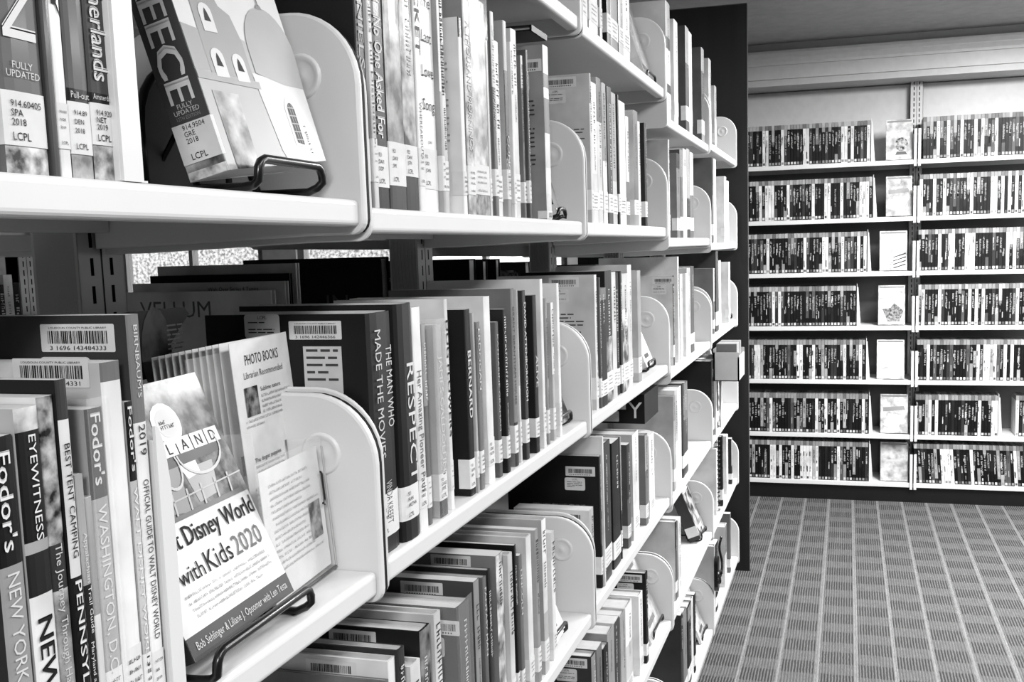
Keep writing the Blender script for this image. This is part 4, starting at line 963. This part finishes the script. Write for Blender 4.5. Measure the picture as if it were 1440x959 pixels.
wc = at(1305, 105, 0, 5.38)
q = MB(); q.box((-.01, -.022, -.012), (.0, .012, .012), M(215, 'paint')); q.box((-.016, -.016, .004), (-.01, -.012, .02), M(205, 'paint')); q.box((-.016, -.004, .004), (-.01, .0, .02), M(205, 'paint')); o = q.build('cable_clip'); o.location = (5.385, wc.y, wc.z); tag(o, 'small white wall clip just right of the slotted post', 'clip')
# disc-case variants
rd = random.Random(5); VAR = []
def disc_case(tones, H=.19, T=.0142):
    q = MB(); D = .135; z = 0; h = T/2-.0003
    fr = sorted([0, .885] + [rd.uniform(.06, .86) for _ in range(rd.choice((0, 1, 1, 2)))])
    for a, b in zip(fr[:-1], fr[1:]):
        q.box((0, -h, a*H), (D, h, b*H), M(rd.choice(tones), 'jacket'))
    q.box((0, -h, .885*H), (D, h, H), M(rd.choice((120, 150, 150, 175)), 'jacket'))
    ik = M(rd.choice((230, 200, 30)), 'ink')
    for _ in range(rd.choice((0, 1, 2, 4))):
        a = rd.uniform(.1, .68); q.quad((-.0003, h*rd.uniform(.2, 1), a*H), (0, -h*rd.uniform(.3, .8), 0), (0, 0, rd.uniform(.008, .036)), M(rd.choice((20, 90, 160, 230, 200)), 'ink'))
    scribble(q, (-.0004, h*.5, H*rd.uniform(.7, .84)), (0, 0, -1), (0, -1, 0), H*rd.uniform(.2, .5), T*.5, ik, rd, .9)
    q.quad((-.0004, h*.7, H*.02), (0, -h*1.4, 0), (0, 0, H*.06), M(rd.choice((225, 150, 90)), 'ink'))
    return q
dark_t, mid_t, lt_t = (12, 16, 24, 34, 16, 48, 150), (60, 100, 170, 30), (245, 235, 225, 245)
def mkvar(i): return disc_case(dark_t if i % 20 < 12 else mid_t if i % 20 < 16 else lt_t)
NV = 40; V0 = [None]*NV; last = -1; nobj = 0; rest = MB()
def right_end(row_i): return [1225, 1228, 1220, 1205, 1218, 1222, 1222][row_i]
cands = []
for si, z in enumerate(ZT):
    # left unit: discs from the bookend leftwards
    y_end = at(right_end(si), 300, 0, FXS).y if False else None
    u = right_end(si); v = {0: 200, 1: 275, 2: 355, 3: 430, 4: 510, 5: 582, 6: 655}[si]
    y0 = at(u, v, 0, FXS+.01).y; y = y0+.004
    while y < .58: cands.append((si, 'left', y+.0072, z, 0)); y += .0146
    yr = at([1297, 1292, 1290, 1290, 1288, 1286, 1285][si], v, 0, FXS+.01).y-.004
    lim = at(1403, v, 0, FXS+.01).y if si == 5 else -1.2
    y = yr
    while y > lim: cands.append((si, 'right', y-.0072, z, 0)); y -= .0146
vis = [c for c in cands if c[2] > at(1440, 400, 0, FXS).y-.02]
hid = [c for c in cands if c not in vis]
yl = at(1046, 300, 0, FXS).y+.012; vis.sort(key=lambda c: (c[2] > yl)*10 + (c[0] > 3))   # rows in view first, upper ones first
vis = [c for c in vis if c[2] < .6]
rt_mark = 300
SN = ['top', 'second', 'third', 'fourth', 'fifth', 'sixth', 'bottom']
proto = {}; cnt = {}
TENS = {30: 'thirt', 40: 'fort', 50: 'fift', 60: 'sixt'}
def ORD2(n):
    if n < 30: return ORD[n]
    t, o = n//10*10, n % 10
    return TENS[t]+'ieth' if o == 0 else TENS[t]+'y-'+ORD[o]
for k, (si, sd, y, z, _) in enumerate(vis):
    i = rd.choice([j for j in range(NV) if j != last]); last = i
    if k < 300:
        if i not in proto: proto[i] = mkvar(i).build('disc_case'); o = proto[i]
        else: o = proto[i].copy(); C.objects.link(o)
        tl = rd.uniform(-.02, .02) if si != 6 or sd == 'left' else .09
        o.location = (FXS+.012+rd.uniform(0, .003), y, z+.0008); o.rotation_euler = (0, 0, 0)
        cnt[(si, sd)] = cnt.get((si, sd), 0)+1
        tag(o, 'slim disc case, %s rightward from the slotted post on the %s wall shelf' % (ORD2(cnt[(si, sd)]), SN[si]) if sd == 'right' else 'slim disc case, %s leftward from the wedge bookend on the %s wall shelf' % (ORD2(cnt[(si, sd)]), SN[si]), 'disc case', 'disc cases in the %s %s row' % (SN[si], sd))
    else:
        if i not in V0 or True:
            if V0[i] is None: V0[i] = mkvar(i)
            s_ = V0[i]
        tl = 0.07 if (si == 6 and sd == 'right') else 0
        for m_i in range(len(s_.mats)):
            fs = [f for f, mm in zip(s_.f, s_.m) if mm == m_i]
            idx = sorted({j for f in fs for j in f}); mp_ = {j: n_ for n_, j in enumerate(idx)}
            rest.add([(s_.v[j][0]+FXS+.012, s_.v[j][1]+y+tl*(s_.v[j][2]-.1), s_.v[j][2]+z+.0008) for j in idx], [[mp_[j] for j in f] for f in fs], s_.mats[m_i])
o = rest.build('disc_cases', stuff=True); tag(o, 'remaining library disc cases packed along the lower wall shelves', 'disc cases')
# wedge bookends and face-out cases
for si, z in enumerate(ZT):
    v = {0: 200, 1: 275, 2: 355, 3: 430, 4: 510, 5: 582, 6: 655}[si]
    ends = [(right_end(si), 'left')] + ([(1404, 'right')] if si == 5 else [])
    for u, sd in ends:
        y = at(u, v, 0, FXS+.01).y
        q = MB(); q.prism([(0, 0), (0, .17), (.002, .172), (.024, .0)][::-1] if False else [(0, 0), (.018, 0), (.006, .185), (0, .185)], (FXS+.008, y, z+.0005), (0, -1, 0), (0, 0, 1), (.004, 0, 0), cwhite)
        q.box((FXS+.012, y-.002, z), (FXS+.13, y, z+.2), cwhite); q.box((FXS+.012, y-.075, z+.0004), (FXS+.12, y, z+.0016), cwhite)
        o = q.build('wedge_bookend'); tag(o, 'white wedge bookend closing the %s %s row of disc cases' % (SN[si], sd), 'bookend')
    uu = [(1246, 1284), (1246, 1283), (1237, 1276), (1235, 1273), (1233, 1272), (1238, 1277), (1238, 1277)][si]
    ya = at(uu[0], v, 0, FXS+.02).y; yb = at(uu[1], v, 0, FXS+.02).y
    t = frame_at('display_case', 'face-out disc case on the %s wall shelf, %s' % (SN[si], ['white cover with a round face-like blot', 'grey streaked cover', 'white cover with dark slanting stripes', 'white cover with a dark figure', 'almost blank white cover', 'pale glossy cover above the bottom one', 'pale crumpled cover nearest the floor'][si]),
                 'disc case', (FXS+.022, ya, z+.004), -math.pi/2, math.radians(8))
    wd = ya-yb; q = MB(); q.box((0, 0, 0), (wd, .012, .188), M([228, 200, 225, 225, 242, 215, 210][si], 'crinkle')); bev(q.build('case', t), .002)
    Wg, Hg = wd, .188; q = MB(); cp(q, [(.05, .93), (.95, .93), (.95, .97), (.05, .97)], 150, 'ink', .0005)
    if si == 0: cp(q, ell(.58, .38, .24, .17), 120, 'photofine'); cp(q, [(.35, .12), (.8, .12), (.72, .2), (.4, .2)], 110, 'ink')
    if si in (1, 5): cp(q, [(.1, .55), (.9, .6), (.85, .7), (.1, .66)], 150, 'jacket'); cp(q, [(.1, .2), (.6, .1), (.9, .45), (.3, .5)], 235, 'jacket')
    if si == 2:
        for k_ in range(4): cp(q, [(.5, .05+.09*k_), (.95, .14+.09*k_), (.95, .17+.09*k_), (.5, .07+.09*k_)], 50, 'ink')
    if si == 3: cp(q, [(.35, .08), (.8, .08), (.95, .35), (.6, .55), (.45, .42), (.15, .4)], 90, 'photofine')
    if si in (4, 6): cp(q, [(.2, .5), (.8, .5), (.8, .56), (.2, .55)], 215, 'ink')
    q.build('cover_picture', t)
# a few thicker cases right of the sixth-row bookend
for k in range(3):
    o = proto[list(proto)[k]].copy(); C.objects.link(o); y_ = at(1430, 590, 0, FXS+.01).y-.0146*k; o.location = (FXS+.03, y_-.004, ZT[5]+.0008); tag(o, '%s disc case past the right wedge bookend on the sixth wall shelf' % ORD[k+1], 'disc case', 'cases past the right bookend')

# ------------------------------------------------------------------ second range beyond the other aisle, seen at far left
t = thing('shelving_bay', 'white steel shelving seen through the gap at the far left beyond the other aisle', 'bookshelf', (1.9, 2.2, 0))
q = MB(); q.box((-.9, .245, .05), (.55, .25, 2.1), M(60, 'paint')); q.build('back_or_shade_panel', t)
u2 = upright_mesh(.062, .045, 2.1, 0).build('post', t); pu = at(40, 400, 1, 2.245); u2.location = (pu.x-1.9, .045, 0)
s0 = None
for z in (.35, .7, 1.0, 1.335, 1.68):
    if s0 is None: q = MB(); q.box((-.9, -.2, -.02), (.55, -.19, 0), white); q.box((-.9, -.19, -.003), (.55, .24, 0), white); s0 = q.build('shelf', t); s0.location = (0, 0, z)
    else: dup(s0, t, (0, 0, z))
xx = 1.78
far_words = ['NONFICTION', 'SOUND', 'NORTH', 'GARDENS', 'RIVERS', 'STONE']
for i in range(15):
    T = rb.uniform(.018, .034); tn = rb.choice((25, 35, 45, 230, 225, 30)); 
    if xx+T > pu.x+.05: break
    book('shelved_book', '%s book %s from left across the other aisle at far left' % (tone_word(tn), ORD[i+1]), 'books across the other aisle', xx, xx+T, 2.02, 1.0002, rb.uniform(.2, .24), .15, tone=tn, detail=1, rnd=rb, call=False, tcap=.6)
    xx += T+.0005
# the bright outdoor ground beyond the windows
q = MB(); q.box((RX1+.2, -9, -.3), (22, 16, -.2), M(190, 'matte')); o = q.build('outdoor_ground'); o['kind'] = 'structure'
q = MB(); q.box((8.6, 3.95, -.2), (8.9, 14, 4.5), M(190, 'photo')); o = q.build('outdoor_wall'); o['kind'] = 'structure'
